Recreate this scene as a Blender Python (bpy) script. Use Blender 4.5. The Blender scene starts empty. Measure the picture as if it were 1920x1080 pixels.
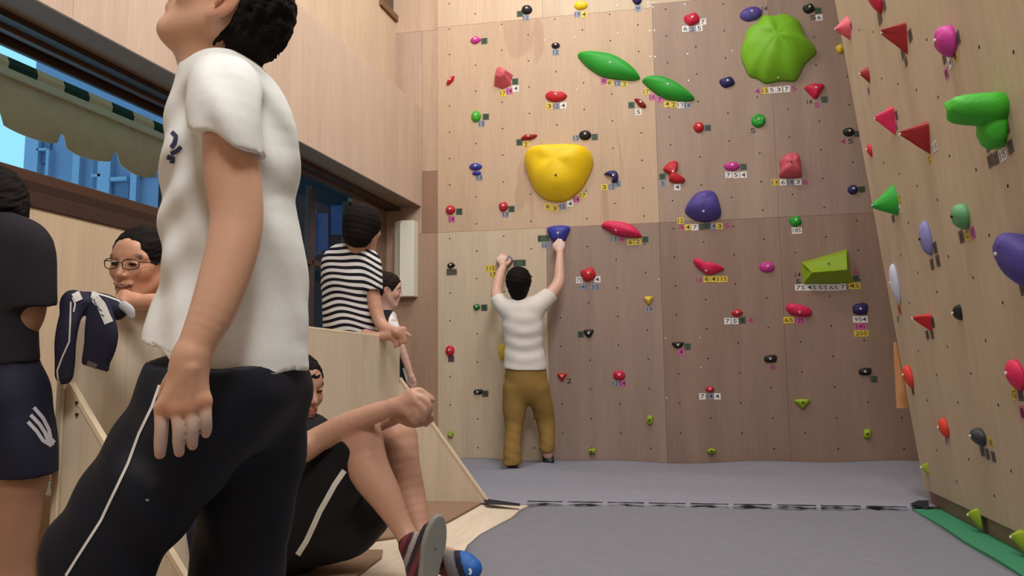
import bpy, bmesh, math, random
import numpy as np
from mathutils import Matrix, Vector
from mathutils.bvhtree import BVHTree
random.seed(7)
SC = bpy.context.scene
COL = SC.collection
# ---------------------------------------------------------------- camera
FPX = 1500.0
CAM = np.array([1.66122581, -6.34958656, 0.62896355])
RW = np.array([[0.9839007118852658, 0.17834653048424895, -0.011484956068466317],
               [-0.03203666638389098, 0.11278693880467859, -0.9931025921031903],
               [-0.17582104867924944, 0.9774822870514308, 0.11668477767913192]])   # rows: right, down, forward
cd = bpy.data.cameras.new('camera'); cam = bpy.data.objects.new('camera', cd); COL.objects.link(cam)
cd.sensor_width = 36.0; cd.lens = 36.0 * FPX / 1920.0; cd.clip_start = 0.05; cd.clip_end = 200
M = Matrix.Identity(4)
for i in range(3):
    M[i][0] = RW[0][i]; M[i][1] = -RW[1][i]; M[i][2] = -RW[2][i]; M[i][3] = CAM[i]
cam.matrix_world = M
SC.camera = cam
# ---------------------------------------------------------------- colour management
SC.view_settings.view_transform = 'Standard'; SC.view_settings.look = 'None'
SC.view_settings.gamma = 1.0; SC.view_settings.use_curve_mapping = False
SC.view_settings.exposure = 0.0
# ---------------------------------------------------------------- world (dusk sky)
w = bpy.data.worlds.new('world'); SC.world = w; w.use_nodes = True
bg = w.node_tree.nodes['Background']; bg.inputs[0].default_value = (0.32, 0.76, 1.0, 1); bg.inputs[1].default_value = 1.15
# ---------------------------------------------------------------- lamps
def area(name, loc, target, sx, sy, power, color):
    l = bpy.data.lights.new(name, 'AREA'); l.shape = 'RECTANGLE'; l.size = sx; l.size_y = sy; l.energy = power; l.color = color
    o = bpy.data.objects.new(name, l); COL.objects.link(o); o.location = loc
    o.rotation_euler = (Vector(target) - Vector(loc)).to_track_quat('-Z', 'Y').to_euler()
    return o
WARM = (1.0, 0.98, 0.97)
area('ceiling_lamp', (0.9, -1.7, 4.8), (0.7, -.2, 2.6), 2.0, 0.4, 42, WARM)
area('ceiling_lamp', (1.9, -3.8, 4.8), (-.4, -3.4, 1.6), 2.0, 0.5, 105, WARM)
area('ceiling_lamp', (2.1, -7.0, 4.1), (.7, -4.9, 0.8), 1.6, 0.9, 160, WARM)
# ================================================================ helpers
def lin(c):
    return tuple(((x / 255.0) / 12.92 if x / 255.0 <= 0.04045 else ((x / 255.0 + 0.055) / 1.055) ** 2.4) for x in c[:3])
def ray(px, py):
    return np.array([(px - 960) / FPX, (py - 540) / FPX, 1.0]) @ RW
def J(px, py, d):                       # point seen at a photo pixel, at a distance along the view axis
    return CAM + ray(px, py) * d
def on_plane(px, py, P, n):
    d = ray(px, py); return CAM + d * (np.dot(np.array(P) - CAM, n) / np.dot(d, n))
def onY(px, py, Y=0.0): return on_plane(px, py, (0, Y, 0), np.array([0, 1., 0]))
def onZ(px, py, Z=0.0): return on_plane(px, py, (0, 0, Z), np.array([0, 0, 1.]))
def depth(P): return float((np.array(P) - CAM) @ RW[2])
def link(o, parent=None):
    COL.objects.link(o)
    if parent is not None: o.parent = parent
    return o
def tag(o, label=None, cat=None, group=None, kind=None):
    if label: o['label'] = label
    if cat: o['category'] = cat
    if group: o['group'] = group
    if kind: o['kind'] = kind
    return o
def meshobj(name, verts, faces, mat, parent=None, smooth=False):
    me = bpy.data.meshes.new(name); me.from_pydata([tuple(map(float, v)) for v in verts], [], faces)
    me.materials.append(mat)
    if smooth: me.shade_smooth()
    me.update()
    return link(bpy.data.objects.new(name, me), parent)
def empty(name, loc, parent=None):
    o = bpy.data.objects.new(name, None); o.location = loc; o.empty_display_size = 0.05
    return link(o, parent)
def fixn(me):
    bm = bmesh.new(); bm.from_mesh(me); bmesh.ops.recalc_face_normals(bm, faces=bm.faces); bm.to_mesh(me); bm.free()
def prism(name, poly, off, mat, parent=None, bevel=0.0):
    """extrude a 3-D polygon by the vector off"""
    n = len(poly); off = np.array(off)
    V = [np.array(p) for p in poly] + [np.array(p) + off for p in poly]
    F = [list(range(n))[::-1], list(range(n, 2 * n))] + [[i, (i + 1) % n, (i + 1) % n + n, i + n] for i in range(n)]
    o = meshobj(name, V, F, mat, parent); fixn(o.data)
    if bevel:
        m = o.modifiers.new('bevel', 'BEVEL'); m.width = bevel; m.segments = 2; m.limit_method = 'ANGLE'
    return o
def box(name, lo, hi, mat, parent=None, bevel=0.0):
    x0, y0, z0 = lo; x1, y1, z1 = hi
    return prism(name, [(x0, y0, z0), (x1, y0, z0), (x1, y1, z0), (x0, y1, z0)], (0, 0, z1 - z0), mat, parent, bevel)
def tube(name, pts, r, mat, parent=None, n=8):
    pts = [np.array(p, float) for p in pts]; V = []; F = []
    for i, p in enumerate(pts):
        t = pts[min(i + 1, len(pts) - 1)] - pts[max(i - 1, 0)]; t /= np.linalg.norm(t) + 1e-9
        a = np.cross(t, [0.3, 0.2, 1.0]); a /= np.linalg.norm(a) + 1e-9; b = np.cross(t, a)
        for k in range(n):
            an = 2 * math.pi * k / n; V.append(p + r * (math.cos(an) * a + math.sin(an) * b))
    for i in range(len(pts) - 1):
        for k in range(n): F.append([i * n + k, i * n + (k + 1) % n, (i + 1) * n + (k + 1) % n, (i + 1) * n + k])
    F.append(list(range(n))[::-1]); F.append([(len(pts) - 1) * n + k for k in range(n)])
    return meshobj(name, V, F, mat, parent, True)
# ---------------------------------------------------------------- materials
def nodes(name):
    m = bpy.data.materials.new(name); m.use_nodes = True; nt = m.node_tree
    return m, nt, nt.nodes['Principled BSDF']
def new(nt, t, **kw):
    n = nt.nodes.new(t)
    for k, v in kw.items(): setattr(n, k, v)
    return n
def plain(name, c, rough=0.6, bump=0.0, bscale=200, spec=0.4, metal=0.0, var=0.0, emit=0):
    m, nt, b = nodes(name); L = lin(c) + (1,)
    b.inputs['Base Color'].default_value = L; b.inputs['Roughness'].default_value = rough
    b.inputs['Specular IOR Level'].default_value = spec; b.inputs['Metallic'].default_value = metal
    tc = new(nt, 'ShaderNodeTexCoord')
    if var:
        nz = new(nt, 'ShaderNodeTexNoise'); nz.inputs['Scale'].default_value = 14; nz.inputs['Detail'].default_value = 5
        nt.links.new(tc.outputs['Object'], nz.inputs['Vector'])
        mx = new(nt, 'ShaderNodeMix', data_type='RGBA')
        mx.inputs['A'].default_value = tuple(x * (1 - var) for x in L[:3]) + (1,); mx.inputs['B'].default_value = tuple(min(1, x * (1 + var)) for x in L[:3]) + (1,)
        nt.links.new(nz.outputs['Fac'], mx.inputs['Factor']); nt.links.new(mx.outputs['Result'], b.inputs['Base Color'])
    if bump:
        nz = new(nt, 'ShaderNodeTexNoise'); nz.inputs['Scale'].default_value = bscale; nz.inputs['Detail'].default_value = 3
        nt.links.new(tc.outputs['Object'], nz.inputs['Vector'])
        bp = new(nt, 'ShaderNodeBump'); bp.inputs['Strength'].default_value = bump; bp.inputs['Distance'].default_value = 0.004
        nt.links.new(nz.outputs['Fac'], bp.inputs['Height']); nt.links.new(bp.outputs['Normal'], b.inputs['Normal'])
    return m
def ply(name, c, amp=0.12, seed=0, pink=0.0, horiz=False, rough=0.55, figure=0.0):
    """plywood: long vertical grain bands, fine grain and a few darker figures"""
    m, nt, b = nodes(name); L = lin(c)
    tc = new(nt, 'ShaderNodeTexCoord')
    def layer(sc, nscale, det, dist=0.0):
        mp = new(nt, 'ShaderNodeMapping'); mp.inputs['Scale'].default_value = sc; mp.inputs['Location'].default_value = (seed * 3.1, seed * 1.7, seed * 2.3)
        nt.links.new(tc.outputs['Object'], mp.inputs['Vector'])
        nz = new(nt, 'ShaderNodeTexNoise'); nz.inputs['Scale'].default_value = nscale; nz.inputs['Detail'].default_value = det
        nz.inputs['Distortion'].default_value = dist
        nt.links.new(mp.outputs['Vector'], nz.inputs['Vector']); return nz
    st = (1, 1, .09) if not horiz else (1, .09, 1)
    a = layer(st, 7.0, 4, .4); f = layer((st[0], st[1], st[2] * .6), 70, 2); g = layer((1, 1, .16), 3.0, 3, 1.5)
    def mixc(fac, A, B):
        mx = new(nt, 'ShaderNodeMix', data_type='RGBA')
        nt.links.new(fac, mx.inputs['Factor'])
        for s, v in (('A', A), ('B', B)):
            if isinstance(v, tuple): mx.inputs[s].default_value = v + (1,)
            else: nt.links.new(v, mx.inputs[s])
        return mx
    def ramp(fac, p0, p1):
        r = new(nt, 'ShaderNodeMapRange'); r.inputs['From Min'].default_value = p0; r.inputs['From Max'].default_value = p1
        nt.links.new(fac, r.inputs['Value']); return r.outputs['Result']
    dk = tuple(x * (1 - amp * (1.2 if i else .8)) for i, x in enumerate(L)); lt = tuple(min(1, x * (1 + amp)) for x in L)
    m1 = mixc(ramp(a.outputs['Fac'], .3, .7), dk, lt)
    m2 = new(nt, 'ShaderNodeMix', data_type='RGBA', blend_type='MULTIPLY'); m2.inputs['Factor'].default_value = 1
    gr = mixc(ramp(f.outputs['Fac'], .3, .7), (.93, .92, .91), (1.04, 1.03, 1.02))
    nt.links.new(m1.outputs['Result'], m2.inputs['A']); nt.links.new(gr.outputs['Result'], m2.inputs['B'])
    out = m2.outputs['Result']
    if figure:
        m3 = new(nt, 'ShaderNodeMix', data_type='RGBA', blend_type='MULTIPLY'); m3.inputs['Factor'].default_value = 1
        fg = mixc(ramp(g.outputs['Fac'], .60, .64), (1., 1., 1.), (1 - figure * .7, 1 - figure, 1 - figure * 1.1))
        nt.links.new(out, m3.inputs['A']); nt.links.new(fg.outputs['Result'], m3.inputs['B']); out = m3.outputs['Result']
    nt.links.new(out, b.inputs['Base Color'])
    b.inputs['Roughness'].default_value = rough; b.inputs['Specular IOR Level'].default_value = .25
    bp = new(nt, 'ShaderNodeBump'); bp.inputs['Strength'].default_value = .12; bp.inputs['Distance'].default_value = .002
    nt.links.new(f.outputs['Fac'], bp.inputs['Height']); nt.links.new(bp.outputs['Normal'], b.inputs['Normal'])
    return m
def attr_mat(name, rough=.6, spec=.3, bump=.15, bscale=60, sss=0.0, stripe=None, sheen=0.0):
    m, nt, b = nodes(name)
    at = new(nt, 'ShaderNodeAttribute', attribute_name='Col')
    out = at.outputs['Color']
    if stripe:
        per, duty, dark = stripe
        s = new(nt, 'ShaderNodeAttribute', attribute_name='st')
        d = new(nt, 'ShaderNodeMath', operation='DIVIDE'); d.inputs[1].default_value = per
        nt.links.new(s.outputs['Fac'], d.inputs[0])
        fr = new(nt, 'ShaderNodeMath', operation='FRACT'); nt.links.new(d.outputs[0], fr.inputs[0])
        gt = new(nt, 'ShaderNodeMath', operation='GREATER_THAN'); gt.inputs[1].default_value = duty; nt.links.new(fr.outputs[0], gt.inputs[0])
        mx = new(nt, 'ShaderNodeMix', data_type='RGBA'); nt.links.new(gt.outputs[0], mx.inputs['Factor'])
        nt.links.new(out, mx.inputs['A']); mx.inputs['B'].default_value = lin(dark) + (1,); out = mx.outputs['Result']
    tc = new(nt, 'ShaderNodeTexCoord')
    nt.links.new(out, b.inputs['Base Color'])
    b.inputs['Roughness'].default_value = rough; b.inputs['Specular IOR Level'].default_value = spec
    if sss: b.inputs['Subsurface Weight'].default_value = sss; b.inputs['Subsurface Radius'].default_value = (.012, .005, .003); b.inputs['Subsurface Scale'].default_value = 1.0
    if sheen: b.inputs['Sheen Weight'].default_value = sheen
    if bump:
        nz = new(nt, 'ShaderNodeTexNoise'); nz.inputs['Scale'].default_value = bscale; nz.inputs['Detail'].default_value = 4
        nt.links.new(tc.outputs['Object'], nz.inputs['Vector'])
        bp = new(nt, 'ShaderNodeBump'); bp.inputs['Strength'].default_value = bump; bp.inputs['Distance'].default_value = .004
        nt.links.new(nz.outputs['Fac'], bp.inputs['Height']); nt.links.new(bp.outputs['Normal'], b.inputs['Normal'])
    return m
# ================================================================ SETTING
PALE = ply('ply_pale', (201, 185, 160), .07, 1, figure=.0)
PALEF = ply('ply_pale_figured', (194, 170, 144), .06, 2, figure=.16)
TAN = ply('ply_tan', (163, 143, 128), .10, 3)
TAN2 = ply('ply_tan_dark', (152, 133, 121), .10, 4)
TAN4 = ply('ply_tan_low', (145, 123, 110), .10, 25)
TAN3 = ply('ply_tan_left', (171, 150, 133), .14, 5)
LEFTM = ply('ply_left', (205, 182, 163), .06, 6)
LEFT2 = ply('ply_left_upper', (206, 184, 158), .06, 7)
RIGHTM = ply('ply_right', (191, 175, 150), .07, 8, figure=.04)
SHEET = ply('ply_partition', (206, 193, 171), .05, 9, figure=.13)
DECK = ply('ply_deck', (219, 207, 188), .07, 10, horiz=True)
GREYST = plain('seam_dark', (70, 55, 45), .8)
CEIL = plain('ceiling_paint', (225, 222, 212), .8)
DARKWOOD = plain('dark_stained_wood', (66, 46, 38), .45, .2, 60, var=.2)
HOLE = plain('hole_black', (30, 24, 22), .9)
STEEL = plain('steel', (215, 212, 205), .3, metal=.8)

wall_back = box('wall_back', (-.66, 0.06, -.35), (5.2, 0.2, 5.2), TAN3); tag(wall_back, kind='structure')
def bpanel(x0, x1, z0, z1, mat):
    g = .0007
    return prism('plywood_panel', [(x0 + g, 0, z0 + g), (x1 - g, 0, z0 + g), (x1 - g, 0, z1 - g), (x0 + g, 0, z1 - g)], (0, .058, 0), mat, wall_back, .0008)
XS = [-.105, .807, 1.712, 2.62, 3.53, 4.44]
for i in range(5):
    x0, x1 = XS[i], XS[i + 1]
    if i == 0:
        bpanel(x0, x1, -.02, 1.87, PALE)
    elif i < 3: bpanel(x0, x1, -.02, 1.87, TAN2 if i == 1 else TAN4)
    else: bpanel(x0, x1, -.02, 1.87, TAN4)
bpanel(XS[0], 1.712, 1.87, 3.66, PALEF)
bpanel(1.712, XS[3] + .0, 1.87, 3.69, TAN); bpanel(XS[3], XS[4], 1.87, 3.69, TAN2); bpanel(XS[4], XS[5], 1.87, 3.69, TAN)
bpanel(XS[0], XS[1], 3.66, 5.1, LEFT2); bpanel(XS[1], 1.712, 3.66, 5.1, PALE); bpanel(1.712, 3.53, 3.69, 5.1, PALE); bpanel(3.53, 4.44, 3.69, 5.1, PALE)
bpanel(-.24, -.105, 2.40, 3.64, ply('ply_strip_a', (180, 158, 136), .14, 11)); bpanel(-.24, -.105, 1.87, 2.40, ply('ply_strip_b', (151, 119, 98), .08, 12))
bpanel(-.55, -.105, -.3, 1.87, ply('ply_strip_c', (170, 143, 122), .12, 13)); bpanel(-.55, -.24, 1.87, 3.64, ply('ply_strip_d', (179, 156, 139), .14, 14))
bpanel(-.55, -.105, 3.64, 5.1, ply('ply_strip_e', (190, 166, 142), .14, 15))

# left wall: slightly splayed plane, x = off + .1*y
def L(off, y, z): return (off + .1 * y, y, z)
wall_left = empty('wall_left', (-.25, -4, 0)); tag(wall_left, kind='structure')
wall_left.location = (0, 0, 0)
def lbox(name, o0, o1, y0, y1, z0, z1, mat, parent, bevel=0.0):
    return prism(name, [L(o0, y0, z0), L(o1, y0, z0), L(o1, y1, z0), L(o0, y1, z0)], (0, 0, z1 - z0), mat, parent, bevel)
YN = -9.0
ys = [-.0, -1.82, -3.64, -5.46, -7.28, YN]
for i in range(5):
    lbox('bulkhead_panel', -.246, -.26, ys[i] - .001, ys[i + 1] + .001, 2.10, 2.945, LEFTM, wall_left, .001)
lbox('bulkhead_soffit', -.262, -.605, 0, YN, 2.10, 2.12, ply('ply_soffit', (144, 119, 101), .06, 16), wall_left)
lbox('bulkhead_top', -.25, -.50, 0, YN, 2.945, 2.96, LEFTM, wall_left)
for a, b in ((0, -.62), (-.62, -1.28), (-1.28, -1.94), (-1.94, -2.85), (-2.85, -4.7), (-4.7, YN)):
    z0 = 2.95
    if a == 0:
        lbox('upper_panel', -.48, -.50, -.31, b + .001, z0, 5.1, LEFT2, wall_left, .001)
        lbox('upper_panel', -.48, -.50, 0, -.31, z0, 3.74, LEFT2, wall_left, .001)
        lbox('upper_panel', -.48, -.50, 0, -.31, 4.7, 5.1, LEFT2, wall_left, .001)
    else: lbox('upper_panel', -.48, -.50, a - .001, b + .001, z0, 5.1, LEFT2, wall_left, .001)
wu = empty('window_3', (0, 0, 0)); tag(wu, kind='structure')
lbox('sill', -.455, -.52, 0, -.33, 3.745, 3.80, plain('brown_frame', (120, 88, 62), .5), wu, .003)
lbox('jamb', -.46, -.52, -.31, -.35, 3.80, 4.70, plain('brown_frame2', (140, 106, 78), .5), wu, .003)
lbox('pane', -.50, -.505, 0, -.31, 3.80, 4.70, plain('dark_glass', (90, 70, 55), .15), wu)
# wall below and around the windows
lbox('wainscot', -.55, -.60, -1.75, YN, -.3, 1.38, ply('ply_wainscot', (208, 187, 159), .05, 17), wall_left, .001)
lbox('end_pillar', -.55, -.62, 0, -.55, -.3, 2.071, ply('ply_pillar', (144, 117, 97), .05, 18), wall_left)
lbox('low_wall', -.57, -.62, -.55, -1.75, -.3, .86, ply('ply_low', (144, 117, 97), .05, 19), wall_left)
lbox('lintel', -.43, -.605, 0, YN, 2.072, 2.10, DARKWOOD, wall_left)
lbox('lintel_rail', -.50, -.535, -.5, YN, 2.055, 2.072, plain('rail_brown', (96, 66, 52), .4), wall_left)
def glass_mat():
    m, nt, b = nodes('window_glass')
    b.inputs['Base Color'].default_value = (.9, .95, .97, 1); b.inputs['Roughness'].default_value = .02
    b.inputs['Transmission Weight'].default_value = 1; b.inputs['IOR'].default_value = 1.1
    return m
GLASS = glass_mat()
w1 = empty('window_1', (0, 0, 0)); tag(w1, kind='structure')
lbox('sill_board', -.54, -.66, -1.75, YN, 1.38, 1.445, DARKWOOD, w1, .003)
lbox('lower_rail', -.575, -.64, -1.75, YN, 1.446, 1.50, plain('rail_dark', (58, 40, 34), .4), w1, .003)
lbox('lower_sash', -.59, -.64, -1.75, YN, 1.50, 1.545, plain('sash_brown', (82, 56, 46), .4), w1, .003)
lbox('upper_sash', -.575, -.60, -1.75, YN, 2.030, 2.072, DARKWOOD, w1, .003)
for y in (-5.6,): lbox('mullion', -.585, -.645, y, y - .05, 1.50, 2.02, DARKWOOD, w1, .003)
lbox('pane', -.59, -.595, -1.75, YN, 1.545, 2.055, GLASS, w1)
w2 = empty('window_2', (0, 0, 0)); tag(w2, kind='structure')
lbox('sill_board', -.54, -.66, -.55, -1.75, .86, .90, DARKWOOD, w2, .003)
lbox('mullion', -.585, -.645, -1.72, -1.80, .9, 2.03, DARKWOOD, w2, .003)
lbox('mullion', -.585, -.645, -1.10, -1.14, .9, 2.03, DARKWOOD, w2, .003)
lbox('mullion', -.585, -.645, -.55, -.60, .9, 2.03, DARKWOOD, w2, .003)
lbox('mid_rail', -.585, -.645, -.6, -1.72, 1.46, 1.50, DARKWOOD, w2, .003)
lbox('pane', -.612, -.617, -.6, -1.72, .9, 2.02, GLASS, w2)
# shell behind and above the camera
tag(box('ceiling', (-2.0, YN, 5.1), (5.2, .2, 5.2), CEIL), kind='structure')
tag(box('wall_near', (-2.2, YN - .1, -.35), (5.2, YN, 5.2), ply('ply_near', (200, 180, 156), .06, 20)), kind='structure')
tag(box('wall_outer', (4.6, YN, -.35), (4.7, .2, 5.2), ply('ply_far_right', (195, 175, 151), .06, 21)), kind='structure')
floor = box('floor', (-2.0, YN, -.36), (4.7, .2, -.30), ply('lower_floor', (185, 165, 141), .06, 22, horiz=True)); tag(floor, kind='structure')

# ---- leaning right climbing wall
RO = np.array([2.69446409, -3.24310597, 1.88672707]); RU = np.array([-0.05085741, -0.99868566, 0.00636246]); RV = np.array([0.10088291, -0.0114753, -0.99483212])
RN = -np.cross(RU, RV)          # into the room
RV = np.cross(RU, RN) * 1.0
RV = RV / np.linalg.norm(RV)
if RV[2] > 0: RV = -RV
def onR(px, py, h=0.0): return on_plane(px, py, RO + RN * h, RN)
edge_bot = onR(1738, 944); edge_top = onR(1565, 0)
ed = (edge_top - edge_bot); ed /= np.linalg.norm(ed)
def RP(s, t):        # s: metres from the free edge towards the camera, t: metres up along the edge
    return edge_bot + ed * t + RU * s
wall_lean = empty('wall_right', (0, 0, 0)); tag(wall_lean, kind='structure')
wall_lean['label'] = 'leaning pale plywood climbing wall on the right'
for i in range(6):
    s0, s1 = i * .91, (i + 1) * .91
    for (t0, t1) in ((.07, 4.6),):
        g = .0008
        prism('plywood_panel', [RP(s0 + g, t0 + g), RP(s1 - g, t0 + g), RP(s1 - g, t1 - g), RP(s0 + g, t1 - g)], -RN * .03, RIGHTM, wall_lean, .0006)
prism('kick_board', [RP(.0, -.02) - RN * .02, RP(5.4, -.02) - RN * .02, RP(5.4, .075) - RN * .02, RP(.0, .075) - RN * .02], -RN * .03, ply('kick', (144, 119, 101), .08, 23), wall_lean)
for s in (.0, 1.8, 3.6, 5.4):
    prism('stud', [RP(s + .02, 0) - RN * .051, RP(s + .07, 0) - RN * .051, RP(s + .07, 4.5) - RN * .051, RP(s + .02, 4.5) - RN * .051], -RN * .09, plain('stud_wood', (190, 150, 105), .6), wall_lean)
# ---- deck and mats
def left_front(y):        # curved left edge of the front mat cover
    P = [(-7.5, 1.05), (-3.75, 1.04), (-3.45, .955), (-3.22, .905), (-2.98, .905), (-2.75, .93), (-2.5, .965), (-2.3, .96), (-2.155, .985)]
    return float(np.interp(y, [p[0] for p in P], [p[1] for p in P]))
deck = prism('wooden_deck', [(.025, -4.31, -.3)] + [(left_front(y) - .004, y, -.3) for y in np.linspace(-4.31, -2.15, 24)] + [(.278, -2.15, -.3)], (0, 0, .292), DECK)
tag(deck, 'pale plywood deck beside the grey mats, under the seated person', 'platform')
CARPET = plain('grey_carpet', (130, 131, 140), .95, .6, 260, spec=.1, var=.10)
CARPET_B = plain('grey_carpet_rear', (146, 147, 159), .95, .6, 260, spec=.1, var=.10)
GREEN = plain('green_mat_edge', (56, 136, 98), .7, .2, 80)
DKGAP = plain('dark_gap', (32, 32, 42), .9)
def mat_surface(name, poly_fn, nx, ny, hfn, mat, thick):
    V = []; F = []
    for j in range(ny + 1):
        for i in range(nx + 1):
            x, y = poly_fn(i / nx, j / ny); V.append((x, y, hfn(x, y, i / nx, j / ny)))
    for j in range(ny):
        for i in range(nx): a = j * (nx + 1) + i; F.append([a, a + 1, a + nx + 2, a + nx + 1])
    nb = len(V)
    ring = [j for j in range(nx + 1)] + [(j + 1) * (nx + 1) - 1 for j in range(1, ny + 1)] + [ny * (nx + 1) + i for i in range(nx - 1, -1, -1)] + [j * (nx + 1) for j in range(ny - 1, 0, -1)]
    for r in ring: V.append((V[r][0], V[r][1], -thick))
    for k in range(len(ring)): F.append([ring[k], ring[(k + 1) % len(ring)], nb + (k + 1) % len(ring), nb + k])
    o = meshobj(name, V, F, mat, None, True); fixn(o.data); return o
def left_front(y):        # curved left edge of the front mat cover
    P = [(-7.5, 1.05), (-3.75, 1.04), (-3.45, .955), (-3.22, .905), (-2.98, .905), (-2.75, .93), (-2.5, .965), (-2.3, .96), (-2.155, .985)]
    return float(np.interp(y, [p[0] for p in P], [p[1] for p in P]))
def rx(y): return float(2.985 + (-.05) * (-(y + 1.95))) - .01
def ff(u, v):
    y = -7.2 + v * (7.2 - 2.15); x0 = left_front(y); x1 = rx(y) - .13; return x0 + (x1 - x0) * u, y + .006 * math.sin(u * 31) * v
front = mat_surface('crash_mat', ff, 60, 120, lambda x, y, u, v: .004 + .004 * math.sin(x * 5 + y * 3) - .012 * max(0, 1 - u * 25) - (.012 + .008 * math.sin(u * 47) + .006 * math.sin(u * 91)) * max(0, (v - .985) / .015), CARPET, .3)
tag(front, 'grey carpet-covered landing mat in the foreground with a green right edge', 'mat')
gs = [(rx(y) - .135 + .004 * math.sin(y * 9), y) for y in np.linspace(-2.2, -7.2, 40)]
V = [(x, y, .012) for x, y in gs] + [(rx(y) + .01, y, .012) for y in np.linspace(-2.2, -7.2, 40)]
n = len(gs); V += [(x, y, -.28) for (x, y, z) in V]
F = [[i, i + 1, n + i + 1, n + i] for i in range(n - 1)] + [[2 * n + i, 2 * n + i + 1, i + 1, i] for i in range(n - 1)]
F += [[0, n, 3 * n, 2 * n]]
meshobj('green_edge', V, F, GREEN, front); front['label'] = 'grey carpet-covered landing mat in the foreground with a green right edge'
def fr_(u, v):
    y = -2.135 + v * 2.125; x0 = .72 + .0 * v - v * .75; x1 = 3.6; return x0 + (x1 - x0) * u, y
def hr(x, y, u, v):
    h = .012 + .012 * math.sin(x * 2.1 + 1) * v + .008 * math.sin(x * 6 + y * 4) * v + .006 * math.sin(y * 7 + x)
    h -= .045 * math.exp(-((x - .50) / .20) ** 2 - ((y + .35) / .30) ** 2)       # dent under the climber's foot
    h += .025 * math.exp(-((x - .80) / .12) ** 2 - ((y + .30) / .2) ** 2)
    return h - (.010 + .006 * math.sin(u * 90)) * max(0, 1 - v * 40)
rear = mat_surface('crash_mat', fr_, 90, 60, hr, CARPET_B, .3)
tag(rear, 'grey landing mat at the foot of the back climbing wall, behind the seam', 'mat')
V = []; F = []
xs = np.linspace(.95, 3.0, 90)
for i, x in enumerate(xs):
    wv = .012 + .007 * math.sin(i * 1.7) + .006 * math.sin(i * .53); V += [(x, -2.146 - wv * .6, .011), (x, -2.142 + wv * .5, .014)]
for i in range(len(xs) - 1):
    if (i * 7919) % 9 > 0: F.append([2 * i, 2 * i + 2, 2 * i + 3, 2 * i + 1])
meshobj('seam_gap', V, F, DKGAP, rear)
a = onZ(905, 937, .02); b2 = onZ(975, 945, .02)
meshobj('seam_strap', [onZ(905, 934, .02), onZ(975, 944, .02), onZ(975, 949, .012), onZ(912, 945, .012)], [[0, 1, 2, 3]], DKGAP, rear)
meshobj('seam_strap', [onZ(1705, 945, .022), onZ(1722, 938, .03), onZ(1741, 938, .03), onZ(1740, 956, .014), onZ(1728, 951, .014)], [[0, 4, 3, 2, 1]], DKGAP, rear)
BROWNC = plain('brown_carpet', (150, 124, 104), .95, .8, 220, spec=.1, var=.18)
def slabpoly(name, px, z, th, mat, parent=None, z0=None):
    P = [onZ(x, y, z) for x, y in px]
    return prism(name, P, (0, 0, -th), mat, parent, .003)
bc = slabpoly('carpet_piece', [(720, 933), (903, 932), (905, 940), (860, 965), (800, 996), (700, 1010), (640, 990)], .006, .012, BROWNC)
tag(bc, 'brown carpet piece lying at the foot of the far triangular brace', 'carpet')
bc2 = slabpoly('carpet_piece', [(540, 1040), (600, 1028), (690, 1030), (718, 1030), (716, 1042), (668, 1078), (600, 1095), (520, 1095)], .004, .010, BROWNC)
tag(bc2, 'brown carpet piece under the seated person', 'carpet')
def unit_(v): return v / np.linalg.norm(v)
# ================================================================ PARTITION
part_ = empty('partition', (0.0, -4.33, -.3)); tag(part_, 'low pale plywood partition with slanted end braces, jacket hung on its near end', 'partition')
def pp(o, obj):      # parent keeping world coordinates
    obj.parent = o; obj.matrix_parent_inverse = Matrix.Translation(-Vector(o.location)); return obj
A0 = np.array([.014, -4.327, 0.]); A1 = np.array([.276, -2.14, 0.]); dA = (A1 - A0); LA = np.linalg.norm(dA); dA /= LA; nA = np.array([-dA[1], dA[0], 0.])
for k, (s0, s1) in enumerate(((0, LA * .5), (LA * .5, LA))):
    a = A0 + dA * (s0 + .0005); b = A0 + dA * (s1 - .0005)
    pp(part_, prism('board', [a + [0, 0, -.3], b + [0, 0, -.3], b + [0, 0, .868], a + [0, 0, .868]], nA * .018, SHEET))
SHEDGE = plain('ply_edge', (222, 205, 176), .6, var=.08)
pp(part_, prism('top_rail', [A0 + [0, 0, .868], A1 + [0, 0, .868], A1 + nA * .024 + [0, 0, .868], A0 + nA * .024 + [0, 0, .868]], (0, 0, .013), SHEDGE, bevel=.002))
pp(part_, prism('end_edge', [A0 + [0, 0, -.3] - dA * .014, A0 + [0, 0, -.3], A0 + nA * .024 + [0, 0, -.3], A0 + nA * .024 + [0, 0, -.3] - dA * .014], (0, 0, 1.18), SHEDGE, bevel=.002))
nb = pp(part_, prism('brace', [(.018, -4.335, .635), (.70, -4.335, -.3), (.018, -4.335, -.3)], (0, .018, 0), SHEET)); nb['label'] = 'near triangular brace board'
pp(part_, prism('brace_edge', [(.018, -4.338, .635), (.70, -4.338, -.3), (.70, -4.314, -.3), (.018, -4.314, .635)], (.010, 0, .006), SHEDGE))
fb = pp(part_, prism('brace', [(.27, -2.15, .655), (.275, -2.15, .655), (.762, -2.15, .0), (.27, -2.15, .0)], (0, .018, 0), SHEET)); fb['label'] = 'far triangular brace board'
pp(part_, prism('brace_edge', [(.275, -2.154, .655), (.764, -2.154, .0), (.764, -2.130, .0), (.275, -2.130, .655)], (.009, 0, .006), SHEDGE))
for (x, y) in ((145, 755), (145, 777)):
    p = onY(x, y, -4.337)
    pp(part_, tube('bolt', [p, p + [0, -.004, 0]], .0045, plain('bolt_dark', (60, 55, 55), .4, metal=.6)))
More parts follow.
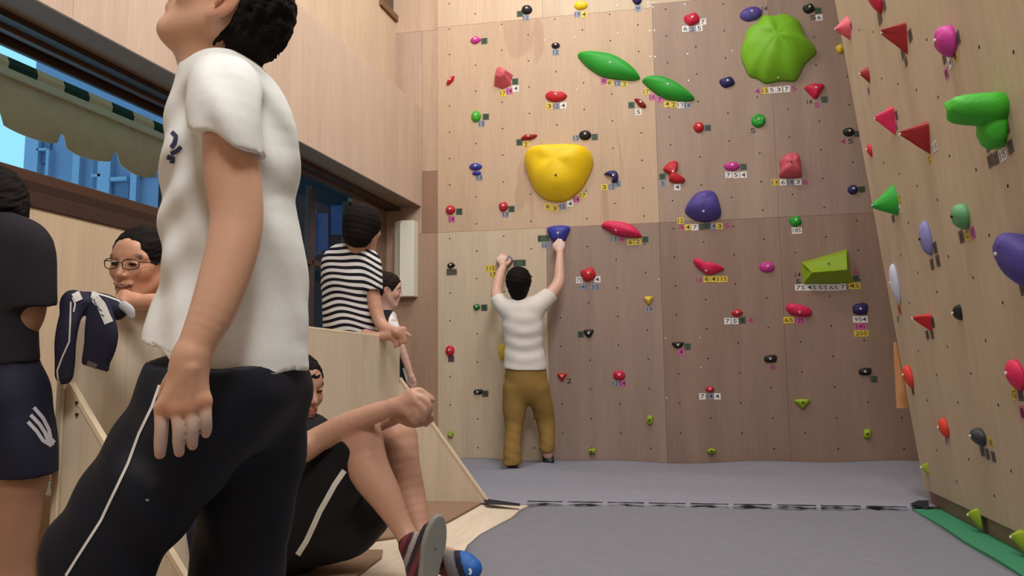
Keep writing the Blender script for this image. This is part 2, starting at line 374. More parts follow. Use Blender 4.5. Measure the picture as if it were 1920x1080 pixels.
# ================================================================ WALL BOX
WHITEP = plain('white_plastic', (224, 222, 204), .4)
ac = prism('cover', [(-.455, 0, 1.335), (-.465, -.05, 1.335), (-.395, -.10, 1.335), (-.285, -.085, 1.335), (-.272, 0, 1.335)], (0, 0, .635), WHITEP, None, .006)
ae = empty('wall_box', (-.38, 0, 1.335)); tag(ae, 'tall white plastic box on the wall, right of the striped-shirt person', 'wall box')
pp(ae, ac)
pp(ae, prism('front_rib', [(-.405, -.099, 1.36), (-.395, -.108, 1.36), (-.385, -.1, 1.36)], (0, 0, .585), WHITEP, None, .001))
# ================================================================ OUTSIDE
aw = empty('awning', L(-1.3, -3, 2.0)); tag(aw, 'old green and cream awning with a scalloped valance outside the window', 'awning')
AWB = plain('awning_cloth', (244, 196, 156), .9, .3, 30, var=.15); AWG = plain('awning_green', (44, 62, 48), .9, .2, 30); AWR = plain('awning_rail', (240, 206, 176), .7)
V = []; F = []; yy = np.linspace(-6.2, -.6, 225)
for i, y in enumerate(yy):
    ph = ((y + 2.93) / .385) % 1.0
    zb = 1.985 - .045 * math.sin(math.pi * ph) ** .6 + (.05 if ph < .07 or ph > .96 else 0)
    for z in (2.225, 2.11, zb): V.append(L(-1.3 + .012 * math.sin(y * 11) * (2.2 - z) * 5, y, z))
for i in range(len(yy) - 1):
    for k in range(2): a = 3 * i + k; F.append([a, a + 1, a + 4, a + 3])
va = meshobj('valance', V, F, AWB, None, True); m = va.modifiers.new('s', 'SOLIDIFY'); m.thickness = .004; pp(aw, va)
pp(aw, lbox('rail', -1.28, -1.31, -6.2, -.6, 2.222, 2.262, AWR, None, .004))
for k in range(30):
    y0 = -6.095 + k * .1775
    P = [L(-1.305, y0, 2.262), L(-1.305, y0 + .1775, 2.262), L(-1.30, y0 + .1775, 2.318), L(-1.335, y0 + .1775, 2.345), L(-1.335, y0, 2.345), L(-1.30, y0, 2.318)]
    P = [L(-1.305, y0, 2.262), L(-1.298, y0, 2.30), L(-1.312, y0, 2.335), L(-1.345, y0, 2.348), L(-1.345, y0, 2.262)]
    s_ = prism('stripe', P, np.array(L(0, .1775, 0)), AWG if k % 2 == 0 else AWB); s_['label'] = 'dark green stripe' if k % 2 == 0 else 'cream stripe'; pp(aw, s_)
    # rolled lower edge
for s in (-6.1, -.7):
    pp(aw, tube('arm', [L(-1.3, s, 2.24), L(-1.75, s, 2.42)], .012, AWR))
bl = empty('building', (-6, 5, -3)); tag(bl, 'blue-grey concrete building seen through the window behind the awning', 'building')
BW = plain('building_wall', (136, 140, 170), .8, var=.06); BWL = plain('building_trim', (156, 162, 190), .8); BWD = plain('building_glass', (96, 104, 136), .2)
c0 = onY(57, 300, 3.0)
pp(bl, box('wall', (c0[0], 3.0, -3), (c0[0] + 9, 9, 9), BW))
def brect(x0, y0, x1, y1, dz, mat, nm):
    a = onY(x0, y0, 3.0); b = onY(x1, y1, 3.0)
    return pp(bl, box(nm, (a[0], 3.0 - dz, b[2]), (b[0], 3.0 + .05, a[2]), mat, None))
for (x0, y0, x1, y1) in ((80, 225, 96, 306), (183, 225, 197, 350), (216, 342, 244, 372), (262, 300, 300, 330)):
    brect(x0, y0, x1, y1, .04, BWD, 'window')
for (x0, y0, x1, y1) in ((60, 225, 79, 330), (197, 225, 212, 400), (97, 284, 99, 340), (214, 336, 246, 341), (180, 330, 197, 334), (79, 282, 97, 285), (258, 225, 262, 400), (150, 225, 154, 400)):
    brect(x0, y0, x1, y1, .10, BWL, 'trim')
dkb = prism('dark_backdrop', [L(-2.4, .9, -1), L(-2.4, 7, -1), L(-3.4, 7, -1), L(-3.4, .9, -1)], (0, 0, 4.3), plain('backdrop_dark', (20, 18, 24), .7, var=.5))  # added backdrop: its dark colour imitates the room reflected in the pane
dkb.name = 'backdrop'
REFL_BLUE = plain('reflection_blue', (52, 74, 116), .3); BDSTRIP = plain('backdrop_strip', (70, 72, 84), .6)
for (x0, y0, x1, y1, m_) in ((618, 385, 642, 440, REFL_BLUE), (574, 392, 590, 480, REFL_BLUE), (592, 400, 612, 470, REFL_BLUE), (572, 470, 600, 478, BDSTRIP)):
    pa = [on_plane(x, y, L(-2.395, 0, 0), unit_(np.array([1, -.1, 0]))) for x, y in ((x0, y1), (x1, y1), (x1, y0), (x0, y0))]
    pp(dkb, prism('window', pa, np.array([.02, 0, 0]), m_))  # flat blue and grey patches painted in place of reflections in the glass
tag(dkb, 'dark shed added outside the window for its dark reflection, behind the striped-shirt person', 'backdrop')
# ================================================================ CLIMBING HOLDS
BOLT = plain('bolt_steel', (235, 232, 225), .35, metal=.3); BOLTD = plain('bolt_black', (25, 24, 26), .5)
HC = {'red': (196, 40, 50), 'dred': (150, 34, 38), 'pink': (222, 44, 92), 'crim': (200, 34, 66), 'mag': (200, 62, 152), 'salm': (208, 92, 106),
      'green': (44, 160, 52), 'lgreen': (66, 178, 48), 'lime': (122, 186, 40), 'lime2': (140, 172, 34), 'pgreen': (98, 160, 112), 'yel': (244, 206, 26), 'yel2': (220, 190, 50),
      'navy': (44, 38, 96), 'purp': (84, 72, 150), 'blue': (60, 64, 158), 'lav': (132, 130, 186), 'black': (34, 34, 34), 'dkg': (62, 64, 70), 'ora': (222, 66, 52),
      'jib': (150, 176, 46), 'white': (196, 198, 222), 'cgreen': (48, 118, 62), 'silver': (120, 118, 134)}
HM = {k: plain('hold_' + k, v, .5, .35, 90, spec=.35, var=.08) for k, v in HC.items()}
class Pl: pass
BK = Pl(); BK.O = np.array([0., 0., 0.]); BK.U = np.array([1., 0, 0]); BK.V = np.array([0, 0, 1.]); BK.N = np.array([0, -1., 0])
RT = Pl(); RT.O = RO + RN * 0; RT.U = RU; RT.V = -RV; RT.N = RN
def uv(pl, px, py):
    P = on_plane(px, py, pl.O, pl.N) - pl.O; return np.array([P @ pl.U, P @ pl.V])
def smoothpoly(P, n=3):
    P = np.array(P); N = len(P); out = []
    for i in range(N):
        p0, p1, p2, p3 = P[i - 1], P[i], P[(i + 1) % N], P[(i + 2) % N]
        for k in range(n):
            t = k / n
            out.append(.5 * ((2 * p1) + (-p0 + p2) * t + (2 * p0 - 5 * p1 + 4 * p2 - p3) * t * t + (-p0 + 3 * p1 - 3 * p2 + p3) * t ** 3))
    return np.array(out)
TPL = {  # unit outlines, x right y up, in -1..1
 'round': [(1, 0), (.72, .7), (0, 1), (-.72, .7), (-1, 0), (-.7, -.72), (0, -1), (.7, -.7)],
 'oval': [(1, .1), (.6, .8), (-.1, 1), (-.8, .7), (-1, -.1), (-.5, -.9), (.3, -1), (.85, -.6)],
 'tri': [(1, .7), (.3, 1), (-.5, .95), (-1, .6), (-.6, -.2), (-.1, -1), (.2, -.95), (.65, -.1)],
 'rock': [(.95, .3), (.5, 1), (-.3, .8), (-1, .5), (-.85, -.4), (-.3, -1), (.5, -.8), (1, -.35)],
 'gem': [(1, .1), (.2, 1), (-.55, .7), (-1, -.05), (-.3, -1), (.5, -.7)],
 'lips': [(1, .0), (.5, .7), (0, .6), (-.5, .95), (-1, .35), (-.75, -.6), (0, -1), (.7, -.75)],
 'pinch': [(1, 1), (.2, .75), (-.6, .3), (-1, -.6), (-.7, -1), (.1, -.55), (.7, .0)],
 'block': [(1, 1), (-.6, .9), (-1, .1), (-.8, -.8), (.2, -1), (1, -.7)],
 'half': [(1, .9), (-1, .9), (-.85, -.3), (-.35, -1), (.4, -1), (.85, -.2)],
}
def bolt(parent, P, N, r=.009, mat=None):
    P = np.array(P); a = np.cross(N, [0.2, .1, 1]); a /= np.linalg.norm(a); b = np.cross(N, a); V = []; F = []
    for j, (rr, hh) in enumerate(((1, -.004), (1, .003), (.72, .004), (.55, -.001))):
        for k in range(6):
            an = k * math.pi / 3; V.append(P + N * hh + r * rr * (math.cos(an) * a + math.sin(an) * b) - np.array(parent.location))
    for j in range(3):
        for k in range(6): F.append([j * 6 + k, j * 6 + (k + 1) % 6, j * 6 + 6 + (k + 1) % 6, j * 6 + 6 + k])
    F.append([18 + k for k in range(6)])
    return meshobj('bolt', V, F, mat or BOLT, parent)
def hold(pl, poly, H, col, label, shift=(0, 0), pw=1.0, rings=6, lump=.06, seed=0, flat=False, boltpx=None, boltmat=None, top=.0, dent=None, nobolt=False, soft=False):
    """poly: outline on the wall (u,v metres); rises H off the wall, apex moved by shift"""
    poly = np.array(poly); c = poly.mean(0); C3 = pl.O + pl.U * c[0] + pl.V * c[1]
    N = len(poly); V = []; F = []; rnd = random.Random(seed + int(c[0] * 977) + int(c[1] * 613)); ph = [rnd.uniform(0, 6.28) for _ in range(6)]
    size = np.abs(poly - c).max()
    for j in range(rings + 1):
        t = j / rings
        if flat: s = 1 - (1 - max(top, .0)) * t; h = t
        else: s = max(math.cos(t * math.pi / 2) ** pw, 0); h = math.sin(t * math.pi / 2); s = top + (1 - top) * s if t < 1 else max(top, .0)
        if j == rings and s < .02:
            q = c + np.array(shift); hh = H
            if dent: hh -= dent
            V.append(pl.U * (q[0] - c[0]) + pl.V * (q[1] - c[1]) + pl.N * hh); break
        for p in poly:
            q = c + (p - c) * s + np.array(shift) * h
            an = math.atan2(p[1] - c[1], p[0] - c[0])
            l = 1 + lump * (math.sin(an * 3 + ph[0] + t * 4) + .6 * math.sin(an * 5 + ph[1] - t * 5)) * (t if j else 0)
            hh = H * h * l
            if dent: hh -= dent * max(0, (h - .75) / .25)
            V.append(pl.U * (q[0] - c[0]) + pl.V * (q[1] - c[1]) + pl.N * hh)
    nr = (len(V)) // N
    for j in range(nr - 1):
        for k in range(N): F.append([j * N + k, j * N + (k + 1) % N, (j + 1) * N + (k + 1) % N, (j + 1) * N + k])
    if len(V) % N == 1:
        a = (nr - 1) * N
        for k in range(N): F.append([a + k, a + (k + 1) % N, nr * N])
    else: F.append([(nr - 1) * N + k for k in range(N)])
    F.append(list(range(N))[::-1])
    o = meshobj('climbing_hold', V, F, HM[col], None, not flat); fixn(o.data); o.location = C3
    if soft:
        o.data.shade_smooth(); m = o.modifiers.new('b', 'BEVEL'); m.width = size * .10; m.segments = 3; m.limit_method = 'ANGLE'
    elif flat:
        m = o.modifiers.new('b', 'BEVEL'); m.width = size * .08; m.segments = 2
    tag(o, label, 'climbing hold', 'climbing holds on the back wall' if pl is BK else 'climbing holds on the leaning right wall')
    if not nobolt:
        if boltpx is None: B = C3 + pl.U * shift[0] * .9 + pl.V * shift[1] * .9 + pl.N * (H - (dent or 0) + .001)
        else:
            me = o.data; d = Vector(ray(*boltpx)).normalized(); bv = BVHTree.FromPolygons([v.co for v in me.vertices], [p.vertices[:] for p in me.polygons])
            hitp = bv.ray_cast(Vector(CAM - C3), d)
            B = (np.array(hitp[0]) + C3 + pl.N * .001) if hitp[0] is not None else C3 + pl.N * H
        bolt(o, B, pl.N, min(.009 if pl is BK else .006, size * .25), boltmat)
    return o
def small(px, py, w, h, tpl, col, label, H=None, rot=0, shift=(0, .15), **k):
    """a small hold on the back wall; w,h in photo pixels"""
    c = uv(BK, px, py); sc = np.linalg.norm(onY(px + 1, py) - onY(px, py)); hw, hh = w * sc / 2, h * sc / 2
    if H is None: H = .55 * min(hw, hh) + .012
    a = math.radians(rot); P = [(x * hw, y * hh) for x, y in TPL[tpl]]
    P = [(c[0] + x * math.cos(a) - y * math.sin(a), c[1] + x * math.sin(a) + y * math.cos(a)) for x, y in P]
    P = smoothpoly(P, 3)
    k.setdefault('pw', .8)
    return hold(BK, P, H, col, label, (shift[0] * hw, shift[1] * hh), **k)
def big(pts, col, label, H, shiftpx=(0, 0), n=3, **k):
    P = np.array([uv(BK, x, y) for x, y in pts]); P = smoothpoly(P, n) if n > 1 else P
    sc = .0042
    return hold(BK, P, H, col, label, (shiftpx[0] * sc, -shiftpx[1] * sc), **k)
# ---- large holds of the back wall
big([(985, 300), (995, 291), (1020, 287), (1060, 285), (1095, 287), (1110, 294), (1112, 312), (1103, 335), (1090, 357), (1070, 374), (1050, 380), (1025, 376), (1005, 360), (993, 335), (986, 315)],
    'yel', 'huge yellow bucket-shaped hold in the upper middle of the back wall', .17, (-2, -22), pw=.55, rings=9, lump=.05, boltpx=(1042, 328), boltmat=BOLTD)
big([(1389, 104), (1396, 78), (1400, 65), (1418, 52), (1431, 38), (1451, 39), (1472, 35), (1488, 40), (1502, 50), (1508, 67), (1516, 83), (1531, 98), (1521, 111), (1508, 124), (1498, 145), (1488, 154), (1464, 153), (1436, 158), (1420, 149), (1405, 144), (1396, 127)],
    'lime', 'huge lime green scalloped star-shaped hold at the top right of the back wall', .16, (-6, -18), pw=.9, rings=10, lump=.05, boltpx=(1459, 145))
big([(1083, 104), (1095, 100), (1120, 101), (1150, 107), (1175, 120), (1192, 134), (1200, 148), (1185, 152), (1160, 150), (1130, 145), (1105, 130), (1090, 116)],
    'green', 'long green pod-shaped hold, the upper left one of the pair', .085, (0, -6), pw=.7, rings=8, lump=.02, boltpx=(1144, 117))
big([(1204, 152), (1215, 146), (1240, 147), (1265, 157), (1285, 170), (1302, 185), (1295, 190), (1270, 190), (1245, 185), (1222, 171), (1208, 158)],
    'green', 'long green pod-shaped hold, the lower right one of the pair', .075, (0, -6), pw=.7, rings=8, lump=.02, boltpx=(1252, 157))
big([(1284, 397), (1288, 385), (1300, 370), (1312, 364), (1330, 362), (1342, 368), (1349, 385), (1352, 402), (1345, 411), (1325, 417), (1305, 414), (1290, 405)],
    'purp', 'large dark purple rounded hold above a long row of number tags', .11, (2, -9), pw=.7, rings=8, lump=.03, boltpx=(1319, 396))
big([(930, 131), (940, 127), (953, 134), (963, 141), (959, 152), (960, 160), (943, 168), (926, 162), (927, 145)], 'salm', 'salmon pink faceted hold high on the left of the back wall', .09, (-2, -6), n=1, flat=True, rings=3, top=.45, boltpx=(937, 134), boltmat=BOLTD)
big([(1462, 302), (1475, 292), (1491, 291), (1499, 300), (1502, 326), (1500, 333), (1478, 334), (1461, 332), (1463, 318)], 'salm', 'salmon pink bell-shaped hold right of centre on the back wall', .10, (1, -6), pw=.7, rings=7, boltpx=(1484, 304), boltmat=BOLTD)
big([(1127, 424), (1138, 416), (1165, 418), (1188, 425), (1202, 440), (1200, 446), (1175, 445), (1154, 441), (1139, 432)], 'pink', 'long bright pink ledge hold under the pale panel corner', .07, (0, -3), n=2, pw=.6, rings=5, boltpx=(1155, 431))
big([(1300, 489), (1307, 485), (1323, 493), (1341, 495), (1357, 503), (1354, 508), (1331, 516), (1318, 510), (1305, 499)], 'pink', 'bright pink boomerang-shaped hold left of the small magenta oval', .055, (-2, -3), pw=.7, boltpx=(1324, 507))
big([(1243, 318), (1249, 309), (1259, 303), (1270, 303), (1271, 314), (1266, 326), (1275, 333), (1285, 337), (1281, 343), (1266, 344), (1254, 338), (1256, 328), (1249, 323)], 'red', 'red S-shaped double hold beside the large purple one', .05, (0, 0), n=2, pw=.6, boltpx=(1262, 321))
big([(1132, 327), (1141, 321), (1154, 321), (1159, 331), (1156, 342), (1146, 342), (1149, 335), (1143, 329)], 'navy', 'navy crescent-shaped hold right of the huge yellow hold', .04, (3, 0), n=2, pw=.6)
big([(1474, 575), (1481, 570), (1505, 574), (1521, 582), (1520, 592), (1500, 594), (1483, 589), (1475, 582)], 'pink', 'bright pink oblong hold below the lime wedge', .055, (0, -3), pw=.6, boltpx=(1499, 585))
# lime wedge
def on_back(px, py, h): return onY(px, py, -h)
B1, B2, B3, B4 = [on_back(x, y, 0) for x, y in ((1502, 492), (1589, 467), (1599, 531), (1505, 533))]
T1, T2, R1, R2 = on_back(1508, 497, .10), on_back(1588, 473, .11), on_back(1524, 511, .15), on_back(1589, 506, .15)
o = meshobj('climbing_hold', [v - B4 for v in (B1, B2, B3, B4, T1, T2, R1, R2)], [[0, 1, 5, 4], [4, 5, 7, 6], [6, 7, 2, 3], [0, 4, 6, 3], [1, 2, 7, 5], [0, 3, 2, 1]], HM['lime2']); fixn(o.data); o.location = B4
m = o.modifiers.new('b', 'BEVEL'); m.width = .006; m.segments = 3
tag(o, 'big lime green wedge-shaped volume hold at the right of the back wall', 'climbing hold', 'climbing holds on the back wall')
bolt(o, on_back(1554, 494, .135), BK.N, .006, BOLTD)
S = small
S(988, 19, 20, 17, 'oval', 'black', 'black egg-shaped hold at the top left, near a yellow one')
S(1089, 11, 25, 16, 'oval', 'yel', 'yellow knobbly hold at the top edge of the picture')
S(1195, 1, 19, 16, 'half', 'navy', 'navy hold cut by the top edge of the picture')
S(892, 76, 20, 14, 'gem', 'mag', 'small magenta hold at the far upper left of the back wall')
S(1042, 86, 16, 11, 'oval', 'black', 'small black oval hold between the black egg and the red lip-shaped hold')
S(845, 152, 15, 17, 'pinch', 'red', 'small red pinch at the left edge, highest red hold there')
S(1043, 181, 41, 22, 'lips', 'red', 'red lip-shaped hold above the huge yellow one')
S(1201, 194, 22, 19, 'pinch', 'dred', 'small dark red hold under the green pod pair', rot=100)
S(1297, 37, 29, 24, 'rock', 'crim', 'crimson lumpy hold above the green pods, white tag at its right')
S(1408, 27, 42, 27, 'oval', 'purp', 'purple oval hold at the top, left of the lime star', rot=12)
S(1516, 17, 22, 19, 'rock', 'black', 'black rough hold at the top right of the back wall')
S(1575, 92, 16, 19, 'rock', 'yel2', 'small yellow hold by the right wall edge, near the top')
S(893, 219, 18, 21, 'round', 'lgreen', 'small green round hold at the upper left')
S(992, 258, 28, 16, 'pinch', 'dred', 'small dark red leaf-shaped hold left of the black oval above the yellow bucket', rot=-18)
S(1097, 254, 23, 18, 'oval', 'black', 'black oval hold above the huge yellow one, grey tags on both sides')
S(1310, 239, 20, 20, 'oval', 'red', 'red egg-shaped hold below the right green pod')
S(1363, 155, 28, 21, 'rock', 'navy', 'navy faceted hold left of the lime star')
S(1422, 227, 27, 27, 'round', 'green', 'green cup-shaped hold under the lime star', dent=.012)
S(1527, 172, 37, 29, 'tri', 'crim', 'red triangular hold below right of the lime star', shift=(.1, .2))
S(1591, 248, 22, 17, 'oval', 'black', 'black oval hold near the right wall edge')
def subpart(o, parent, name):
    o.name = name; o.parent = parent; o.matrix_parent_inverse = Matrix.Translation(-Vector(parent.location))
    for k in ('label', 'category', 'group'):
        if k in o: del o[k]
    for ch in list(o.children): bpy.data.objects.remove(ch)
t_ = S(892, 313, 24, 13, 'oval', 'blue', 'small blue two-tier hold left of the yellow bucket')
subpart(S(894, 325, 17, 8, 'oval', 'blue', 'x', nobolt=True), t_, 'lower_tier')
S(1372, 312, 30, 17, 'oval', 'mag', 'flat magenta hold above three white tags')
S(1599, 356, 20, 19, 'round', 'navy', 'navy round hold by the right wall edge')
S(845, 394, 18, 17, 'round', 'red', 'small red round hold at the left edge, level with the yellow bucket base')
S(944, 388, 17, 18, 'rock', 'red', 'small red hold left of the yellow bucket base')
S(1048, 440, 39, 32, 'half', 'blue', 'blue hold gripped by the right hand of the climber', H=.07)
S(947, 490, 30, 24, 'round', 'silver', 'chalky grey hold gripped by the left hand of the climber', H=.06)
S(1491, 415, 23, 21, 'rock', 'green', 'small bright green knobbly hold above the tag 18S')
S(846, 498, 15, 11, 'gem', 'black', 'small black hold at the left edge above a grey tag')
S(1103, 515, 28, 26, 'rock', 'red', 'red rounded hold right of the climber, between white tags')
S(1438, 501, 29, 20, 'oval', 'mag', 'small magenta oval hold left of the lime wedge')
S(1216, 564, 18, 17, 'tri', 'yel2', 'small yellow triangular hold in the middle of the back wall')
S(1382, 587, 22, 15, 'gem', 'red', 'small dark red hold with white tags 7 and 5')
S(1612, 580, 27, 22, 'block', 'navy', 'navy block hold above three stacked tags')
S(894, 576, 13, 12, 'rock', 'cgreen', 'tiny green hold left of the climber')
S(1104, 625, 17, 14, 'half', 'black', 'small black hold right of the climber at waist height')
S(1271, 647, 21, 11, 'half', 'black', 'small black half-moon hold in the lower middle')
S(1444, 673, 23, 14, 'block', 'black', 'small black block hold below the magenta oval')
S(1621, 697, 23, 14, 'block', 'black', 'small black block hold at the lower right, green tag beside it')
S(844, 658, 17, 20, 'round', 'crim', 'small crimson round hold at the lower left')
S(943, 660, 16, 32, 'rock', 'yel2', 'yellow hold half hidden behind the climber at the waist', nobolt=True)
S(1054, 707, 19, 15, 'tri', 'red', 'small red hold right of the hips of the climber')
S(1161, 704, 23, 18, 'oval', 'crim', 'small crimson hold above the tags 12 and 14')
S(1331, 730, 17, 12, 'round', 'red', 'tiny red hold above the tags 7, 14 and 4')
S(896, 735, 16, 9, 'block', 'black', 'small flat black hold at the lower left beside a grey tag')
S(845, 815, 10, 12, 'block', 'jib', 'lime foot chip at the lower left by the brace', H=.03)
S(1218, 788, 11, 17, 'block', 'jib', 'tall lime foot chip low in the middle', H=.03, boltmat=BOLTD)
S(1110, 846, 13, 10, 'block', 'jib', 'lime foot chip just above the mat, nearest the climber', H=.035, boltmat=BOLTD)
S(1334, 846, 18, 12, 'gem', 'jib', 'lime foot chip just above the mat, in the middle', H=.035, boltmat=BOLTD)
S(1504, 757, 31, 19, 'tri', 'jib', 'lime triangular foot chip at the lower right', H=.04, boltmat=BOLTD)
S(1625, 814, 14, 19, 'block', 'jib', 'lime square foot chip at the lower right corner', H=.03, boltmat=BOLTD)

# ---- leaning wall
def rhold(px, py, hu, hv, H, col, label, adv=.5, au=0, tpl='round', **k):
    """px,py: centre of the base on the leaning wall"""
    c = uv(RT, px, py); P = smoothpoly([(c[0] + x * hu, c[1] + y * hv) for x, y in TPL[tpl]], 3)
    k.setdefault('pw', 1.1); k.setdefault('lump', .04)
    if k.pop('fin', 0): k.update(flat=True, rings=4, top=.16); k['soft'] = True
    return hold(RT, P, H * .66, col, label, (au * hu, adv * hv), **k)
R_ = rhold
R_(1648, -4, .05, .075, .075, 'crim', 'crimson hold cut by the top edge on the leaning wall', .6)
R_(1591, 52, .05, .062, .095, 'salm', 'salmon pink pyramid hold on the far edge of the leaning wall, near the top', .1, tpl='gem', fin=1)
R_(1696, 74, .06, .062, .12, 'dred', 'dark red shield-shaped hold at the top of the leaning wall, grey tags below', .7, tpl='tri', fin=1)
R_(1784, 78, .055, .055, .075, 'mag', 'magenta rounded hold at the top of the leaning wall', .3, pw=.7)
R_(1628, 140, .03, .042, .055, 'dred', 'small dark red hold on the leaning wall below the salmon pyramid', .3, fin=1)
R_(1674, 227, .055, .062, .105, 'pink', 'bright pink heart-like hold in the upper part of the leaning wall', .3, tpl='tri', fin=1)
R_(1738, 259, .055, .062, .14, 'dred', 'deep red horn-shaped hold beside the tag 11S', .45, tpl='tri', fin=1)
R_(1633, 282, .025, .034, .028, 'crim', 'tiny crimson hold at the far edge of the leaning wall', .3)
t_ = R_(1876, 205, .07, .05, .22, 'lgreen', 'large bright green bracket-shaped hold at the upper right of the leaning wall', .5, pw=.35, nobolt=True)
subpart(R_(1872, 226, .07, .085, .09, 'lgreen', 'x', -.2, pw=.6, nobolt=True), t_, 'lower_lobe')
R_(1678, 375, .055, .075, .15, 'green', 'green fin-shaped hold on the leaning wall, pointing left', -.15, fin=1)
R_(1741, 446, .045, .075, .05, 'lav', 'lavender half-moon hold in the middle of the leaning wall', .0, pw=.8, boltmat=BOLTD)
R_(1810, 406, .045, .048, .065, 'pgreen', 'pale green toothed hold right of the lavender one', .15, pw=.6, boltmat=BOLTD)
R_(1926, 492, .07, .085, .12, 'purp', 'purple horn-shaped hold cut by the right edge of the picture', .5, pw=.7)
R_(1682, 532, .045, .10, .045, 'white', 'chalky white and purple hold at the far edge of the leaning wall', .1, pw=.8)
R_(1744, 605, .045, .038, .10, 'red', 'red wedge hold beside two grey tags, middle height on the leaning wall', .7, tpl='tri', fin=1)
R_(1799, 587, .028, .028, .035, 'black', 'small black hold on the leaning wall', .2, tpl='block')
R_(1708, 708, .04, .058, .05, 'ora', 'orange-red drop-shaped hold at the lower far edge of the leaning wall', .35)
R_(1909, 704, .055, .052, .05, 'pink', 'pink egg-shaped hold at the right edge of the picture', .25)
R_(1774, 803, .04, .045, .045, 'ora', 'orange-red egg-shaped hold low on the leaning wall', .2)
R_(1840, 820, .055, .035, .055, 'dkg', 'dark grey egg-shaped hold low on the leaning wall', .3)
R_(1738, 880, .03, .03, .035, 'jib', 'lime foot chip at the bottom far edge of the leaning wall', .5, tpl='block', fin=1)
R_(1834, 973, .035, .04, .05, 'jib', 'lime foot chip near the bottom of the leaning wall, the middle one', .6, tpl='block', fin=1)
R_(1918, 1016, .035, .04, .05, 'jib', 'lime foot chip near the bottom of the leaning wall, at the right edge', .6, tpl='block', fin=1)
# wood block behind the free edge
blk = prism('wood_block', [onY(1678, 641, -1.93), onY(1745, 641, -1.93), onY(1750, 766, -1.93), onY(1684, 765, -1.93)], (0, .03, 0), plain('raw_wood', (206, 150, 98), .6, .2, 40, var=.1))
tag(blk, 'orange raw wood block fixed behind the free edge of the leaning wall', 'wood block')
# ================================================================ BOLT HOLES AND SCREWS
def discs(name, pts, N, r, mat, parent, off=.0006, n=6):
    V = []; F = []; N = np.array(N, float); a = np.cross(N, [0.2, .1, 1]); a /= np.linalg.norm(a); b = np.cross(N, a)
    for P in pts:
        i0 = len(V)
        for k in range(n): an = 2 * math.pi * k / n; V.append(P + N * off + r * (math.cos(an) * a + math.sin(an) * b))
        for k in range(n): an = 2 * math.pi * k / n; V.append(P + N * (off - .004) + r * (math.cos(an) * a + math.sin(an) * b))
        F.append([i0 + k for k in range(n)][::-1]); F += [[i0 + k, i0 + (k + 1) % n, i0 + n + (k + 1) % n, i0 + n + k] for k in range(n)]
    o = meshobj(name, V, F, mat, parent); fixn(o.data); o['kind'] = 'stuff'; return o
# grid positions measured along the wall
pts = []
for c in range(0, 20):
    for r in range(0, 46):
        if (c + r) % 2: pts.append(np.array([c * .2275 + .0, 0, .11 + r * .11375]))
discs('bolt_holes', pts, BK.N, .0065, HOLE, wall_back)
pts = []
for c in range(-4, 18):
    for r in range(-18, 17):
        if (c + r) % 2 == 0:
            P = RO + RU * c * .2275 + RV * r * .11375
            if np.dot(P - edge_bot, RU) > .04 and P[2] > .12: pts.append(P)
discs('bolt_holes', pts, RN, .0065, HOLE, wall_lean)
discs('screws', [onY(x, y) for x, y in ((1215, 5), (1224, 5), (1215, 13), (1224, 13), (1218, 57), (1227, 57), (1219, 106), (1228, 106), (1157, 10), (1284, 8), (1078, 69), (1021, 75), (1158, 62), (1160, 111), (1289, 101), (1081, 168), (1291, 151), (1373, 95), (1314, 689), (1250, 746), (1235, 524), (1312, 633), (1248, 634))], BK.N, .005, plain('screw_head', (250, 250, 245), .25, metal=.2), wall_back, off=.002)
# ================================================================ NUMBER TAGS
TC = {'w': ((226, 224, 222), (70, 62, 78)), 'y': ((214, 190, 62), (74, 58, 30)), 'p': ((196, 96, 150), (96, 24, 74)), 'g': ((66, 84, 66), (44, 60, 50)),
      's': ((140, 146, 160), (62, 64, 88)), 'b': ((92, 82, 76), (70, 62, 58)), 'n': (None, (62, 50, 60)), 'm': (None, (170, 40, 120)), 'o': ((190, 120, 80), (120, 70, 50))}
CN = {'w': 'white', 'y': 'yellow', 'p': 'pink', 'g': 'dark green', 's': 'grey', 'b': 'brown-grey', 'n': 'clear', 'm': 'clear', 'o': 'orange-brown'}
TM = {k: (plain('tape_' + k, v[0] or (170, 150, 130), .5, var=.05), plain('ink_' + k, v[1], .6)) for k, v in TC.items()}
_txt = {}
def text_mesh(s, mat, key):
    if (s, key) in _txt: return _txt[(s, key)]
    cu = bpy.data.curves.new('t', 'FONT'); cu.body = s; cu.size = 1; cu.align_x = 'CENTER'; cu.align_y = 'CENTER'; cu.resolution_u = 2; cu.extrude = .004; cu.offset = .012
    o = bpy.data.objects.new('t', cu); COL.objects.link(o); dg = bpy.context.evaluated_depsgraph_get()
    me = bpy.data.meshes.new_from_object(o.evaluated_get(dg)); bpy.data.objects.remove(o); bpy.data.curves.remove(cu)
    me.materials.clear(); me.materials.append(mat); me.name = 'digits'
    n = len(me.vertices); co = np.empty(n * 3); me.vertices.foreach_get('co', co); co = co.reshape(-1, 3)
    if n:
        lo, hi = co.min(0), co.max(0); _w, _h = hi[0] - lo[0], hi[1] - lo[1]
        co[:, 0] = (co[:, 0] - (lo[0] + hi[0]) / 2) / _w; co[:, 1] = (co[:, 1] - (lo[1] + hi[1]) / 2) / _h
        me.vertices.foreach_set('co', co.ravel()); me.update()
    _txt[(s, key)] = me; return me
